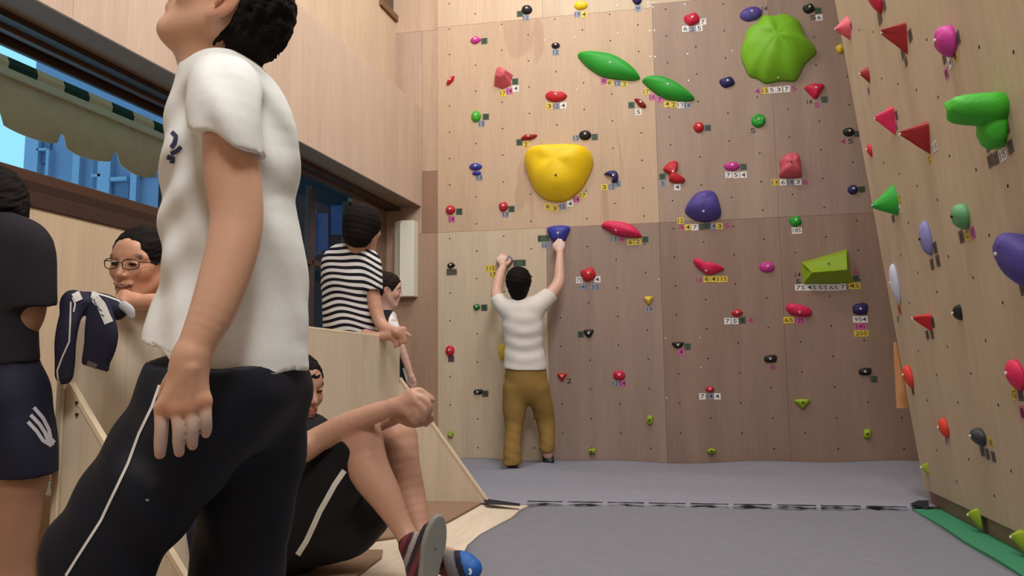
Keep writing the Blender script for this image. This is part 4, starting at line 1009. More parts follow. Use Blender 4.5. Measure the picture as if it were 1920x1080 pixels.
# legs to the floor
FL = -.30
hipn, hipf = J(425, 730, D1 - .09), J(450, 730, D1 + .09)
kn1, kn2 = J(160, 1010, D1 - .12), J(465, 1010, D1 + .08)
an1 = np.array([kn1[0] - .02, kn1[1] + .05, FL + .09]); an2 = np.array([kn2[0] + .02, kn2[1] - .12, FL + .10])
fw = unit(np.array([-1, .25, 0]))
for hp, kk_, an in ((hipn, kn1, an1), (hipf, kn2, an2)):
    S.cone(hp, kk_, .085, .055, .03); S.cone(kk_, an, .055, .038, .02); S.cone(an, an + fw * .19 + [0, 0, -.06], .036, .028, .02)
far_arm = {}
def col1(V):
    sp = []
    for (x, y) in ((303, 800), (302, 830), (302, 850), (335, 800), (335, 825), (336, 847), (359, 800), (359, 820), (360, 835), (383, 785), (384, 802), (383, 813)): sp.append((J(x, y, dH - .008), .020, (198, 178, 168), .75))
    for (x, y) in ((307, 766), (333, 766), (357, 764), (381, 756)): sp.append((J(x, y, dH - .015), .014, (190, 122, 96), .4))
    for (x, y) in ((335, 858), (360, 840), (301, 858), (384, 817)): sp.append((J(x, y, dH - .006), .008, (205, 150, 130), .7))
    c = blendcol(V, SK1, sp); base = h1.faces(SK1)(V); m = (V[:, 2] > J(300, 200, D1)[2])[:, None]
    return np.where(m, base, c)
body1 = sdfobj('body', [S, S0, SA], SKIN, r1, col1, smooth=1)
HS = SDF(.0042)
HS.ell(h1.p(.002, 0, .034), np.array([.083, .082, .084]) * 1.05, h1.ax, .02)
HS.ell(h1.p(-.046, 0, -.015), np.array([.040, .064, .055]) * 1.05, h1.ax, .03)
HS.ell(h1.p(-.052, 0, -.052), np.array([.027, .048, .034]) * 1.05, h1.ax, .02)
HS.ell(h1.p(.100, 0, -.050), np.array([.090, .13, .128]) * 1.05, h1.ax, .008, '-')
for d in (1, -1):
    HS.ell(h1.p(-.006, .085 * d, -.014), np.array([.030, .040, .052]) * 1.05, h1.ax, .006, '-')
    HS.ell(h1.p(.000, .08 * d, -.062), np.array([.055, .045, .040]) * 1.05, h1.ax, .006, '-')
rs = np.random.RandomState(4)
for i in range(140):        # ragged tufts at the back
    th = rs.uniform(-1.3, 1.3); ph = rs.uniform(-1.0, .9); dv = np.array([-math.cos(ph) * math.cos(th), math.cos(ph) * math.sin(th), math.sin(ph)])
    p0 = h1.p(-.008 + dv[0] * .076, dv[1] * .074, .020 + dv[2] * .074); p1 = h1.p(-.008 + dv[0] * .088, dv[1] * .085, .020 + dv[2] * .085 - .024)
    HS.cone(p0, p1, .010, .002, .004)
HS.disp = lambda P: .0014 * (wav(P, 260, 0, 2) + .7 * wav(P, 500, 1, 5))
sdfobj('hair', HS, HAIR, r1, HC_, smooth=1)
# shirt
S = SDF(.0042)
fl = (CF, 1.28)
S.chain([(J(405, 150, D1), .066), (J(419, 205, D1), .088), (J(427, 300, D1), .111), (J(438, 440, D1), .121), (J(441, 560, D1), .127), (J(432, 650, D1), .147), (J(432, 760, D1), .150)], .04, fl)
S.chain([(J(440, 160, D1), .050), (J(478, 210, D1), .055), (J(500, 300, D1), .055)], .05, fl)
G = SDF(.0042); G.chain(MP([(410, 146, D1 - .02, 46), (420, 172, D1 - .13, 64), (424, 226, dA_, 68), (426, 300, dA_ - .005, 71), (428, 350, dA_ - .005, 72)]), .02)
G.cut(J(425, 270, dA_), unit(-CU * .94 + CR * -.34)); G.cone(J(426, 290, dA_), J(436, 420, dA_), .051, .060, .003, None, '-')
S.group(G, .03)
S.chain(MP([(420, 150, D1 + .02, 45), (424, 185, D1 + .14, 54), (410, 290, D1 + .19, 54)]), .035)
S.cut(J(400, 702, D1 - .15), unit(-CU * .914 - CR * .405)); S.cut(J(400, 704, D1 - .15), unit(-CU * .997 - CR * .05 - CF * .02))
# neck opening
S.cone(J(400, 60, D1), J(408, 132, D1), .064, .056, .01, (CF, 1.25), '-')
def folds1(P):
    q = (P - J(440, 400, D1)); u = q @ CR; v_ = q @ CU
    f = .0055 * np.sin(u * 70 + v_ * 22 + 1.3 * np.sin(v_ * 9)) * np.clip(.35 - v_, 0, 1) * 1.2
    f += .007 * np.sin((u * .8 - v_) * 62 + 2) * np.exp(-((u + .07) / .06) ** 2) * np.exp(-((v_ - .05) / .18) ** 2)
    f += .006 * np.sin((u * 1.3 + v_ * .9) * 55) * np.exp(-((u - .07) / .05) ** 2) * np.exp(-((v_ - .14) / .14) ** 2)
    f += .0035 * wav(P, 26, 0, 9) + .0030 * np.sin(u * 105 + v_ * 12 + 2 * np.sin(v_ * 7)) * np.clip(u * 20, 0, 1) * np.clip((.30 - v_) * 5, 0, 1)
    return f
S.disp = folds1
shirt1 = sdfobj('t_shirt', S, CLOTH, r1, (226, 230, 228), smooth=1)
for pts, wd in (([(323, 248), (331, 256), (328, 268), (322, 277)], 8), ([(321, 288), (331, 284), (340, 275)], 8), ([(314, 294), (325, 297), (323, 306)], 9)):
    decal('print', shirt1, pts, wd, NAVYC, shirt1, label='navy printed stroke')
decal('hem_seam', shirt1, [(286, 640), (330, 662), (400, 694), (480, 699), (570, 703)], 2.0, plain('seam_white', (200, 202, 196), .8), shirt1)
# trousers
S = SDF(.0048); BLK = (24, 27, 38)
S.chain([(J(436, 640, D1), .128), (J(432, 720, D1), .138)], .03, (CF, 1.35))
tn = D1 - .11
S.chain(MP([(400, 740, tn, 118), (330, 840, tn, 112), (262, 930, tn - .01, 106), (205, 1010, tn - .02, 98), (185, 1050, tn - .02, 92)]), .04)
S.chain([(J(185, 1050, tn - .02), .085), (an1 + [.0, 0, .25], .075), (an1 + [0, 0, .03], .07)], .03)
tf = D1 + .08
S.chain(MP([(470, 750, tf, 108), (474, 850, tf, 96), (462, 940, tf, 88), (450, 1060, tf, 80)]), .04)
S.chain([(J(450, 1060, tf), .084), (an2 + [-.05, 0, .22], .075), (an2 + [0, 0, .03], .07)], .03)
S.cut(J(430, 672, D1), CU)
S.disp = lambda P: .004 * wav(P, 22, 0, 3) + .0025 * np.sin((P @ CR * 1.0 + P @ CU * .6) * 60)
def colb(V):
    sp = [(J(x, y, tn - .11), r, (96, 100, 104), s_) for x, y, r, s_ in ((262, 880, .02, .35), (285, 905, .014, .3), (240, 850, .02, .25), (250, 800, .03, .2), (300, 720, .03, .22), (222, 870, .02, .2))]
    return blendcol(V, BLK, sp)
pan1 = sdfobj('trousers', S, CLOTHS, r1, colb, smooth=1)
decal('piping', pan1, [(300, 722), (286, 762), (262, 812), (241, 868), (214, 925), (190, 975), (160, 1022), (124, 1079)], 5.0, WHITEC, pan1, label='white piping')
decal('chalk_mark', pan1, [(273, 936), (279, 938)], 4, plain('chalk', (150, 150, 150), .9), pan1)
for k_, an in enumerate((an1, an2)):
    S = SDF(.006); S.chain([(an + [0, 0, -.02], .045), (an + fw * .10 + [0, 0, -.045], .044), (an + fw * .20 + [0, 0, -.055], .035)], .02); S.cut((0, 0, FL + .001), (0, 0, -1))
    sdfobj('shoe', S, CLOTHS, r1, (60, 60, 70), smooth=1)
# ================================================================ PERSON 2: far left, black T-shirt
D2 = 2.2
r2 = bodyroot('person in a black T-shirt and dark striped shorts, cut by the left edge', tuple(J(20, 700, D2)[:2]) + (-.30,))
SKD = (158, 122, 102)
S = SDF(.006); h2 = Head(J(-18, 402, D2 + .05), unit(-CR * .8 + CF * .7 - CU * .5), CU, .98)
h2.skull(S, detail=False); h2.neck(S, J(-2, 450, D2), .055, .06)
S.chain(MP([(-2, 450, D2, 45), (0, 560, D2, 60), (5, 700, D2, 48)]), .03)
S.chain(MP([(40, 465, D2, 32), (52, 520, D2, 34), (50, 585, D2, 31), (36, 612, D2 + .03, 27), (5, 628, D2 + .14, 23), (-40, 615, D2 + .2, 19)]), .02)
hand(S, (-40, 615, D2 + .2, 20), [(-62, 605, D2 + .2, 9), (-63, 615, D2 + .2, 9), (-62, 624, D2 + .2, 9), (-58, 632, D2 + .2, 8)],
     [[(-62, 605, D2 + .2, 8), (-85, 608, D2 + .19, 7), (-95, 618, D2 + .19, 6)], [(-63, 615, D2 + .2, 8), (-88, 620, D2 + .19, 7), (-97, 630, D2 + .19, 6)],
      [(-62, 624, D2 + .2, 8), (-84, 632, D2 + .19, 7), (-92, 640, D2 + .19, 6)], [(-58, 632, D2 + .2, 7), (-76, 641, D2 + .19, 6), (-83, 648, D2 + .19, 6)]], [(-50, 600, D2 + .18, 9), (-68, 590, D2 + .17, 8), (-80, 592, D2 + .17, 7)])
ka, kb = J(40, 900, D2 - .03), J(-60, 900, D2 + .1)
fa, fb_ = np.array([J(2, 1090, D2)[0], J(2, 1090, D2)[1], FL + .09]), np.array([J(-90, 1090, D2 + .15)[0], J(-90, 1090, D2 + .15)[1], FL + .09])
for hp, kk_, an in ((J(25, 740, D2), ka, fa), (J(-40, 740, D2 + .1), kb, fb_)):
    S.cone(hp, kk_, .070, .062, .02); S.cone(kk_, an + (kk_ - an) * .55, .060, .060, .02); S.cone(an + (kk_ - an) * .55, an, .060, .040, .02); S.cone(an, an + [-.14, .1, -.06], .036, .028, .02)
sdfobj('body', S, SKIN, r2, SKD, smooth=1)
sdfobj('hair', h2.hair(.005, .020, nape=-.085, tuft=.005), HAIR, r2, HC_, smooth=1)
S = SDF(.006); BT = (40, 38, 44)
S.chain(MP([(-15, 440, D2, 50), (-5, 500, D2, 78), (-8, 600, D2, 72), (-5, 690, D2, 72)]), .04, (CF, .9))
G = SDF(.006); G.chain(MP([(20, 445, D2, 46), (48, 466, D2, 48), (56, 530, D2, 45), (60, 600, D2, 44)]), .03)
G.cut(J(60, 572, D2), unit(-CU - CR * .05)); G.cone(J(60, 560, D2), J(50, 650, D2 - .01), .050, .058, .004, None, '-'); S.group(G, .03); S.cut(J(0, 678, D2), -CU)
S.disp = lambda P: .004 * wav(P, 24, 0, 6)
sdfobj('t_shirt', S, CLOTH, r2, BT, smooth=1)
S = SDF(.006)
S.chain(MP([(0, 690, D2, 66), (5, 740, D2, 74)]), .03)
S.chain(MP([(22, 740, D2, 62), (40, 820, D2 - .02, 58), (46, 880, D2 - .03, 56), (46, 920, D2 - .03, 56)]), .03)
S.chain(MP([(-40, 740, D2 + .1, 62), (-55, 900, D2 + .1, 56)]), .03)
S.cut(J(50, 884, D2), -CU); S.cut(J(0, 672, D2), CU)
S.disp = lambda P: .004 * wav(P, 20, 0, 8)
sho2 = sdfobj('shorts', S, CLOTHS, r2, (28, 30, 48), smooth=1)
GREYW = plain('stripe_grey', (176, 176, 184), .7)
for pts in ([(63, 764), (80, 784), (91, 806), (94, 822), (101, 830)], [(57, 778), (74, 796), (84, 812), (90, 828), (100, 833)], [(52, 791), (68, 808), (80, 826), (96, 836)]):
    decal('stripe', sho2, pts, 7, GREYW, sho2, label='pale grey stripe')
# ================================================================ PERSON 3: smiling, glasses, arms on the partition
D3 = 2.55
r3 = bodyroot('smiling person with glasses resting both arms on the partition', tuple(J(300, 620, D3 + .1)[:2]) + (-.30,))
SK3 = (208, 156, 128)
h3 = Head(J(266, 500, D3), unit(-CF * .97 - CR * .17 - CU * .03), unit(CU + CR * .04), 1.02)
S0 = SDF(.0026); h3.skull(S0, smile=True); nb3 = J(306, 598, D3 + .13); h3.neck(S0, nb3); S = SDF(.0034)
S.chain([(nb3, .06), (J(332, 670, D3 + .27), .11), (J(335, 760, D3 + .30), .11)], .03, (CR, 1.2))
d3 = D3 - .13
S.chain(MP([(400, 640, D3 + .12, 30), (360, 590, d3 + .03, 24), (300, 568, d3, 17), (262, 567, d3, 15)]), .015)
hand(S, (255, 564, d3, 15), [(234, 556, d3, 7), (233, 562, d3 - .01, 7), (233, 567, d3 - .015, 7), (234, 571, d3 - .02, 6)],
     [[(234, 556, d3, 6.5), (218, 560, d3 + .01, 6), (212, 568, d3 + .02, 5)], [(233, 562, d3 - .01, 6.5), (216, 565, d3, 6), (211, 572, d3 + .01, 5)],
      [(233, 567, d3 - .015, 6.5), (218, 570, d3 - .01, 6), (213, 576, d3, 5)], [(234, 571, d3 - .02, 6), (222, 575, d3 - .015, 5), (218, 579, d3 - .01, 5)]], [(246, 556, d3, 8), (236, 549, d3 + .01, 6.5), (228, 549, d3 + .015, 5.5)])
d4 = D3 - .20
S.chain(MP([(330, 590, D3 - .02, 26), (312, 560, d3 - .03, 14), (303, 560, d4, 11)]), .012)
hand(S, (308, 556, d4, 13), [(298, 572, d4, 6.5), (303, 575, d4, 6.5), (308, 576, d4, 6.5), (313, 576, d4, 6)],
     [[(298, 572, d4, 6), (298, 588, d4 - .01, 5.5), (299, 600, d4, 5)], [(303, 575, d4, 6), (303, 594, d4 - .01, 5.5), (304, 606, d4, 5)],
      [(308, 576, d4, 6), (309, 593, d4 - .01, 5.5), (309, 604, d4, 5)], [(313, 576, d4, 5.5), (314, 590, d4 - .01, 5), (314, 599, d4, 5)]], [(300, 560, d4, 7), (292, 566, d4, 6), (290, 575, d4, 5)])
for x in (-.09, .09):
    hp = J(335, 760, D3 + .30) + np.array([x, 0, 0]); kk_ = np.array([hp[0], hp[1] - .02, FL + .45]); S.cone(hp, kk_, .08, .055, .03); S.cone(kk_, [hp[0], hp[1] + .03, FL + .06], .055, .04, .02); S.cone([hp[0], hp[1] + .03, FL + .05], [hp[0], hp[1] - .16, FL + .03], .035, .028, .02)
body3 = sdfobj('body', [S, S0], SKIN, r3, h3.faces(SK3, smile=True), smooth=1)
sdfobj('hair', h3.hair(.004, .010, tuft=.003, nape=-.05, bangs=.030), HAIR, r3, HC_, smooth=1)
S = SDF(.006); S.cone(J(312, 612, D3 + .17), J(325, 640, D3 + .22), .072, .11, .03); S.chain([(J(325, 640, D3 + .22), .10), (J(332, 690, D3 + .27), .13), (J(335, 780, D3 + .30), .13)], .03, (CR, 1.25))
S.chain(MP([(380, 650, D3 + .2, 44), (400, 645, D3 + .12, 40), (380, 605, D3 - .0, 34)]), .03)
sdfobj('t_shirt', S, CLOTH, r3, (70, 74, 90), smooth=1)
S = SDF(.008)
for x in (-.09, .09):
    hp = J(335, 780, D3 + .30) + np.array([x, 0, 0]); S.cone(hp + [0, 0, .05], [hp[0], hp[1], FL + .45], .10, .08, .03); S.cone([hp[0], hp[1], FL + .45], [hp[0], hp[1] + .03, FL + .10], .08, .06, .03)
sdfobj('trousers', S, CLOTH, r3, (40, 42, 54), smooth=1)
GLM = plain('glasses_metal', (58, 50, 46), .35, metal=.5)
gl = empty('glasses', (0, 0, 0), r3); gl.parent = None; bpy.data.objects.remove(gl)
org = np.array(r3.location)
def ring(c, w_, hh, n=20): return [h3.p(*(np.array(c) + np.array([-.012 * abs(math.cos(2 * math.pi * i / n)) * (1 if (math.cos(2 * math.pi * i / n) * c[1]) > 0 else .2), w_ * math.cos(2 * math.pi * i / n), hh * math.copysign(abs(math.sin(2 * math.pi * i / n)) ** .7, math.sin(2 * math.pi * i / n))]))) - org for i in range(n + 1)]
g0 = tube('glasses', ring((.108, .033, .008), .025, .0155), .0017, GLM, r3, 6); g0['label'] = 'thin dark-framed glasses'
for nm, pts in (('lens_rim', ring((.108, -.033, .008), .025, .0155)), ('bridge', [h3.p(.110, -.009, .012) - org, h3.p(.113, 0, .014) - org, h3.p(.110, .009, .012) - org]),
                ('temple_arm', [h3.p(.098, .058, .016) - org, h3.p(.06, .074, .016) - org, h3.p(-.006, .082, .012) - org]), ('temple_arm', [h3.p(.098, -.058, .016) - org, h3.p(.06, -.076, .016) - org, h3.p(-.006, -.082, .012) - org])):
    tube(nm, pts, .0017, GLM, g0, 6)
# ================================================================ PERSON 4: striped T-shirt, back to the camera
D4 = 4.30
r4 = bodyroot('person in a black and white striped T-shirt leaning over the partition', tuple(J(655, 700, D4 + .1)[:2]) + (-.30,))
SK4 = (196, 150, 128)
h4 = Head(J(681, 428, D4 - .04), unit(CF * .85 + CR * .55 - CU * .15), unit(CU), 1.0)
S = SDF(.006); h4.skull(S, detail=False); h4.neck(S, J(668, 482, D4), .05, .055)
S.chain(MP([(662, 505, D4, 36), (658, 600, D4, 36), (650, 700, D4 + .02, 38)]), .03, (CF, .7))
S.chain(MP([(694, 495, D4 - .02, 17), (697, 545, D4 - .04, 14), (711, 600, D4 - .07, 12), (726, 617, D4 - .12, 10), (744, 622, D4 - .18, 8)]), .015)
S.chain(MP([(625, 500, D4 + .05, 17), (620, 570, D4 + .1, 14), (640, 610, D4 + .0, 12), (700, 630, D4 - .1, 9), (735, 630, D4 - .17, 8)]), .015)
dd = D4 - .2
hand(S, (742, 622, dd, 8), [(752, 620, dd, 4), (754, 624, dd, 4), (755, 628, dd, 4), (753, 631, dd, 4)],
     [[(752, 620, dd, 3.6), (762, 625, dd, 3.2), (770, 631, dd, 2.8)], [(754, 624, dd, 3.6), (760, 633, dd, 3.2), (761, 642, dd, 2.8)], [(755, 628, dd, 3.6), (757, 636, dd, 3.2), (756, 643, dd, 2.8)], [(753, 631, dd, 3.4), (752, 638, dd, 3), (750, 643, dd, 2.6)]], [(746, 618, dd, 4), (754, 615, dd, 3.4), (760, 617, dd, 3)])
hand(S, (735, 630, dd + .03, 8), [(742, 632, dd + .03, 4), (743, 635, dd + .03, 4), (742, 638, dd + .03, 4), (740, 640, dd + .03, 4)],
     [[(742, 632, dd + .03, 3.4), (749, 635, dd + .02, 3), (752, 640, dd + .02, 3)], [(743, 635, dd + .03, 3.4), (749, 640, dd + .02, 3), (750, 646, dd + .02, 3)], [(742, 638, dd + .03, 3.4), (746, 644, dd + .02, 3), (746, 649, dd + .02, 3)], [(740, 640, dd + .03, 3.4), (742, 646, dd + .02, 3), (741, 650, dd + .02, 3)]], [(738, 628, dd + .03, 4), (745, 628, dd + .02, 3), (749, 629, dd + .02, 3)])
def legs(S, hx, r=(.08, .055, .038), floor=FL, spread=.09, bend=.0, foot=(0, -.16, 0)):
    for sg in (-1, 1):
        hp = np.array(hx) + np.array([sg * spread, 0, 0]); kk_ = np.array([hp[0], hp[1] - bend, (hp[2] + floor + .08) / 2]); an = np.array([hp[0], hp[1], floor + .07])
        S.cone(hp, kk_, r[0], r[1], .03); S.cone(kk_, an, r[1], r[2], .02)
        if foot is not None: S.cone(an - [0, 0, .03], an + np.array(foot) - [0, 0, .035], .034, .026, .02)
legs(S, J(650, 720, D4 + .03))
sdfobj('body', S, SKIN, r4, SK4, smooth=1)
S = SDF(.006)
S.ell(h4.p(-.012, 0, .032), (.112, .095, .100), h4.ax, .02); S.ell(h4.p(-.035, 0, -.04), (.082, .080, .075), h4.ax, .03)
S.ell(h4.p(.115, 0, -.05), (.070, .12, .10), h4.ax, .008, '-'); S.disp = lambda P: .003 * (wav(P, 220, 0, 2) + .6 * wav(P, 400, 1, 5))
sdfobj('hair', S, HAIR, r4, HC_, smooth=1)
S = SDF(.006)
S.chain(MP([(664, 480, D4, 26), (658, 512, D4, 51), (655, 560, D4, 50), (657, 620, D4, 51), (656, 690, D4 + .02, 52)]), .04, (CF, .72))
S.chain(MP([(645, 478, D4, 24), (628, 492, D4 + .02, 24), (623, 540, D4 + .06, 19)]), .03)
G = SDF(.006); G.chain(MP([(680, 484, D4, 24), (693, 498, D4 - .02, 23), (698, 540, D4 - .04, 20), (702, 570, D4 - .04, 20)]), .03); G.cut(J(699, 543, D4 - .04), -CU); G.cone(J(699, 540, D4 - .04), J(705, 590, D4 - .05), .050, .055, .004, None, '-'); S.group(G, .03)
S.cut(J(655, 690, D4), -CU)
S.cone(J(670, 440, D4 - .02), J(668, 474, D4), .06, .058, .01, None, '-')
S.disp = lambda P: .005 * wav(P, 20, 0, 6)
def st4(V):
    q = V - J(658, 560, D4); u = q @ CR; v_ = q @ CU
    a = v_ + .06 * u + 1.2 * u * u + .006 * np.sin(u * 30 + v_ * 12)
    sl = (u > .085) & (v_ > .03); return np.where(sl, a + .10 * (u - .085), a) + 10
sdfobj('striped_t_shirt', S, STRIPED, r4, (224, 222, 220), st=st4, smooth=1)
S = SDF(.007); legs(S, J(650, 715, D4 + .03), (.10, .085, .065), foot=None); S.chain(MP([(655, 665, D4 + .02, 44), (652, 720, D4 + .03, 46)]), .03)
sdfobj('trousers', S, CLOTH, r4, (36, 38, 52), smooth=1)
# ================================================================ PERSON 5: small figure beyond the striped one
D5 = 4.85
r5 = bodyroot('slim person in a white and black top standing beyond the partition end', tuple(J(735, 700, D5)[:2]) + (-.30,))
h5 = Head(J(726, 544, D5), unit(CR * .93 + CF * .2 - CU * .18), CU, .86)
S = SDF(.0055); SK5 = (214, 174, 158)
h5.skull(S); h5.neck(S, J(722, 586, D5), .05, .05)
S.chain(MP([(722, 600, D5, 15), (728, 660, D5, 20), (735, 730, D5, 22)]), .03, (CF, 1.3))
S.chain(MP([(736, 606, D5 - .10, 9), (748, 640, D5 - .12, 8), (762, 680, D5 - .12, 7), (771, 706, D5 - .12, 5)]), .012)
S.chain(MP([(712, 606, D5 + .10, 9), (722, 660, D5 + .12, 8), (735, 700, D5 + .1, 6), (745, 712, D5 + .08, 5)]), .012)
d5 = D5 - .12
for dx, dz, ox in ((0, 0, 0), (-26, .20, 4)):
    hand(S, (771 + dx, 706 + ox, d5 + dz, 6), [(771 + dx, 716 + ox, d5 + dz, 3), (774 + dx, 716 + ox, d5 + dz, 3), (776 + dx, 715 + ox, d5 + dz, 3), (778 + dx, 714 + ox, d5 + dz, 2.7)],
         [[(771 + dx, 716 + ox, d5 + dz, 2.6), (771 + dx, 723 + ox, d5 + dz, 2.4), (771 + dx, 728 + ox, d5 + dz, 2)], [(774 + dx, 716 + ox, d5 + dz, 2.6), (774 + dx, 724 + ox, d5 + dz, 2.4), (774 + dx, 729 + ox, d5 + dz, 2)],
          [(776 + dx, 715 + ox, d5 + dz, 2.6), (777 + dx, 723 + ox, d5 + dz, 2.4), (776 + dx, 728 + ox, d5 + dz, 2)], [(778 + dx, 714 + ox, d5 + dz, 2.4), (779 + dx, 720 + ox, d5 + dz, 2.2), (779 + dx, 725 + ox, d5 + dz, 2)]], [(768 + dx, 710 + ox, d5 + dz, 3), (766 + dx, 717 + ox, d5 + dz, 2.6), (767 + dx, 722 + ox, d5 + dz, 2.2)])
legs(S, J(735, 740, D5), (.07, .048, .034), spread=.075)
sdfobj('body', S, SKIN, r5, h5.faces(SK5), smooth=1)
sdfobj('hair', h5.hair(.005, .012, tuft=.003, nape=-.055), HAIR, r5, (40, 30, 28), smooth=1)
S = SDF(.005); S.chain(MP([(724, 598, D5, 20), (727, 640, D5, 27), (732, 680, D5, 27)]), .03, (CF, 1.4)); S.chain(MP([(726, 600, D5 - .06, 13), (736, 612, D5 - .1, 12), (742, 626, D5 - .11, 11)]), .02)
def c5(V):
    z = (V - J(736, 575, D5)) @ CU; u = (V - J(736, 575, D5)) @ CR
    return np.where(((u > .01 + .2 * z) & (z < .0) & (z > -.16))[:, None], np.array([[226, 226, 224]]), np.array([[36, 36, 42]]))
sdfobj('top', S, CLOTH, r5, c5, smooth=1)
S = SDF(.007); S.chain(MP([(734, 676, D5, 29), (746, 730, D5 - .02, 30), (748, 780, D5, 30)]), .03, (CF, 1.3)); legs(S, J(742, 760, D5), (.085, .075, .06), foot=None, spread=.07)
t5 = sdfobj('shorts', S, CLOTHS, r5, (34, 34, 44), smooth=1)
decal('side_stripe', t5, [(757, 690), (762, 708), (768, 730)], 5, WHITEC, t5, label='white side stripe')
# ================================================================ PERSON 6: sitting on the deck
D6 = 2.65
r6 = bodyroot('person in black sitting on the deck with bare knees up and hands clasped', tuple(J(600, 1000, D6)[:2]) + (0.0,))
SK6 = (186, 144, 122)
h6 = Head(J(556, 730, D6 + .12), unit(-CF * .62 + CR * .78 - CU * .12), unit(CU + CR * .05), 1.0)
S = SDF(.0042); h6.skull(S); h6.neck(S, J(545, 795, D6 + .12), .052, .055)
S.chain(MP([(550, 830, D6 + .1, 46), (545, 920, D6 + .1, 55), (555, 1000, D6 + .05, 55)]), .03)
knN, knF = (672, 816, D6 - .12), (738, 812, D6 + .10)
anN, anF = (768, 990, D6 - .22), (792, 985, D6 - .02)
S.chain(MP([(570, 985, D6 - .02, 50), (622, 900, D6 - .08, 42), (650, 858, D6 - .11, 40), (672, 818, D6 - .12, 39), (692, 880, D6 - .16, 38), (722, 930, D6 - .19, 30), (752, 985, D6 - .22, 20), (768, 1015, D6 - .24, 19)]), .02)
S.chain(MP([(590, 990, D6 + .12, 50), (670, 900, D6 + .12, 42), (737, 817, D6 + .10, 37), (757, 880, D6 + .05, 31), (775, 945, D6, 25), (790, 1000, D6 - .05, 17), (800, 1020, D6 - .08, 17)]), .02)
S.chain(MP([(672, 818, D6 - .13, 38), (668, 806, D6 - .13, 35)]), .03); S.chain(MP([(737, 815, D6 + .10, 37), (732, 804, D6 + .10, 34)]), .03)
da = D6 - .16
S.chain(MP([(520, 830, D6 + .02, 34), (556, 845, da, 27), (600, 822, da, 23), (650, 796, da - .01, 22), (700, 776, da - .02, 19), (735, 764, da - .03, 15)]), .015)
S.chain(MP([(590, 850, D6 + .14, 26), (640, 830, D6 + .05, 22), (700, 795, D6 - .04, 19), (745, 780, D6 - .10, 14)]), .015)
dh = da - .03
hand(S, (737, 762, dh, 16), [(768, 738, dh, 9), (776, 744, dh - .01, 9), (778, 752, dh - .015, 9), (774, 762, dh - .01, 9)],
     [[(768, 738, dh, 8.5), (786, 734, dh + .01, 7.5), (802, 744, dh + .01, 6.5), (811, 750, dh + .01, 5.5)], [(776, 744, dh - .01, 8.5), (792, 748, dh - .012, 7.5), (803, 760, dh - .01, 7), (804, 774, dh, 6)],
      [(777, 752, dh - .015, 8.5), (787, 760, dh - .02, 7.5), (795, 772, dh - .02, 7), (793, 786, dh - .01, 6)], [(773, 762, dh - .01, 8), (780, 770, dh - .02, 7), (783, 782, dh - .02, 6.5), (778, 790, dh - .01, 6)]],
     [(752, 766, dh - .01, 10), (766, 775, dh - .015, 8), (772, 785, dh - .01, 7)])
dg_ = D6 - .12
hand(S, (745, 778, dg_, 14), [(766, 776, dg_, 8), (770, 782, dg_, 8), (768, 788, dg_, 8), (764, 792, dg_, 7)],
     [[(766, 776, dg_, 7), (790, 770, dg_, 6.5), (806, 778, dg_, 6), (808, 788, dg_, 5)], [(770, 782, dg_, 7), (790, 782, dg_, 6.5), (800, 790, dg_, 6), (798, 796, dg_, 5)], [(768, 788, dg_, 7), (783, 792, dg_, 6), (788, 796, dg_, 5.5)], [(764, 792, dg_, 6), (774, 796, dg_, 5.5), (779, 797, dg_, 5)]], [(752, 770, dg_, 8), (770, 762, dg_, 7), (782, 760, dg_, 6)])
ftN = J(812, 1010, D6 - .34)
S.chain([(J(772, 1030, D6 - .25), .034), (J(798, 1040, D6 - .28), .034)], .02)
S.chain([(J(800, 1030, D6 - .09), .030), (J(850, 1048, D6 - .20), .028)], .02)
def col6(V):
    sp = [(J(x, y, dh - .01), .018, (200, 170, 156), .5) for x, y in ((800, 745), (803, 765), (793, 780), (781, 788))]
    sp += [(J(668, 812, D6 - .19), .03, (182, 112, 92), .4), (J(738, 808, D6 + .04), .03, (182, 112, 92), .3)]
    a = blendcol(V, SK6, sp); m = (np.linalg.norm(V - h6.c, axis=1) < .16)[:, None]; return np.where(m, h6.faces(SK6)(V), a)
sdfobj('body', S, SKIN, r6, col6, smooth=1)
sdfobj('hair', h6.hair(.0045, .012, nape=-.07, bangs=.02), HAIR, r6, HC_, smooth=1)
S = SDF(.005); BT6 = (36, 34, 38)
S.chain(MP([(545, 812, D6 + .1, 36), (560, 832, D6 + .08, 56), (552, 900, D6 + .08, 74), (548, 1000, D6 + .05, 76)]), .04)
S.chain(MP([(585, 812, D6 + .12, 38), (605, 826, D6 + .12, 34), (612, 845, D6 + .12, 34)]), .03); S.chain(MP([(525, 815, D6 + .02, 46), (528, 850, D6 - .02, 42)]), .03)
S.cone(J(560, 700, D6 + .12), J(549, 785, D6 + .12), .055, .055, .01, None, '-')
S.disp = lambda P: .004 * wav(P, 24, 0, 6)
sdfobj('t_shirt', S, CLOTH, r6, BT6, smooth=1)
S = SDF(.005)
S.chain(MP([(560, 985, D6, 74), (620, 905, D6 - .08, 60), (650, 865, D6 - .1, 50), (668, 835, D6 - .12, 46)]), .04)
S.chain(MP([(580, 985, D6 + .1, 70), (655, 915, D6 + .11, 58), (715, 850, D6 + .10, 46)]), .04)
S.chain(MP([(575, 985, D6 + .03, 68), (640, 985, D6 + .02, 62), (685, 965, D6 + .03, 46)]), .05)
S.cut(J(672, 838, D6 - .12), unit(CU * .75 + CR * .66)); S.cut((0, 0, .004), (0, 0, -1))
S.disp = lambda P: .004 * wav(P, 20, 0, 11)
sho6 = sdfobj('shorts', S, CLOTHS, r6, (24, 24, 30), smooth=1)
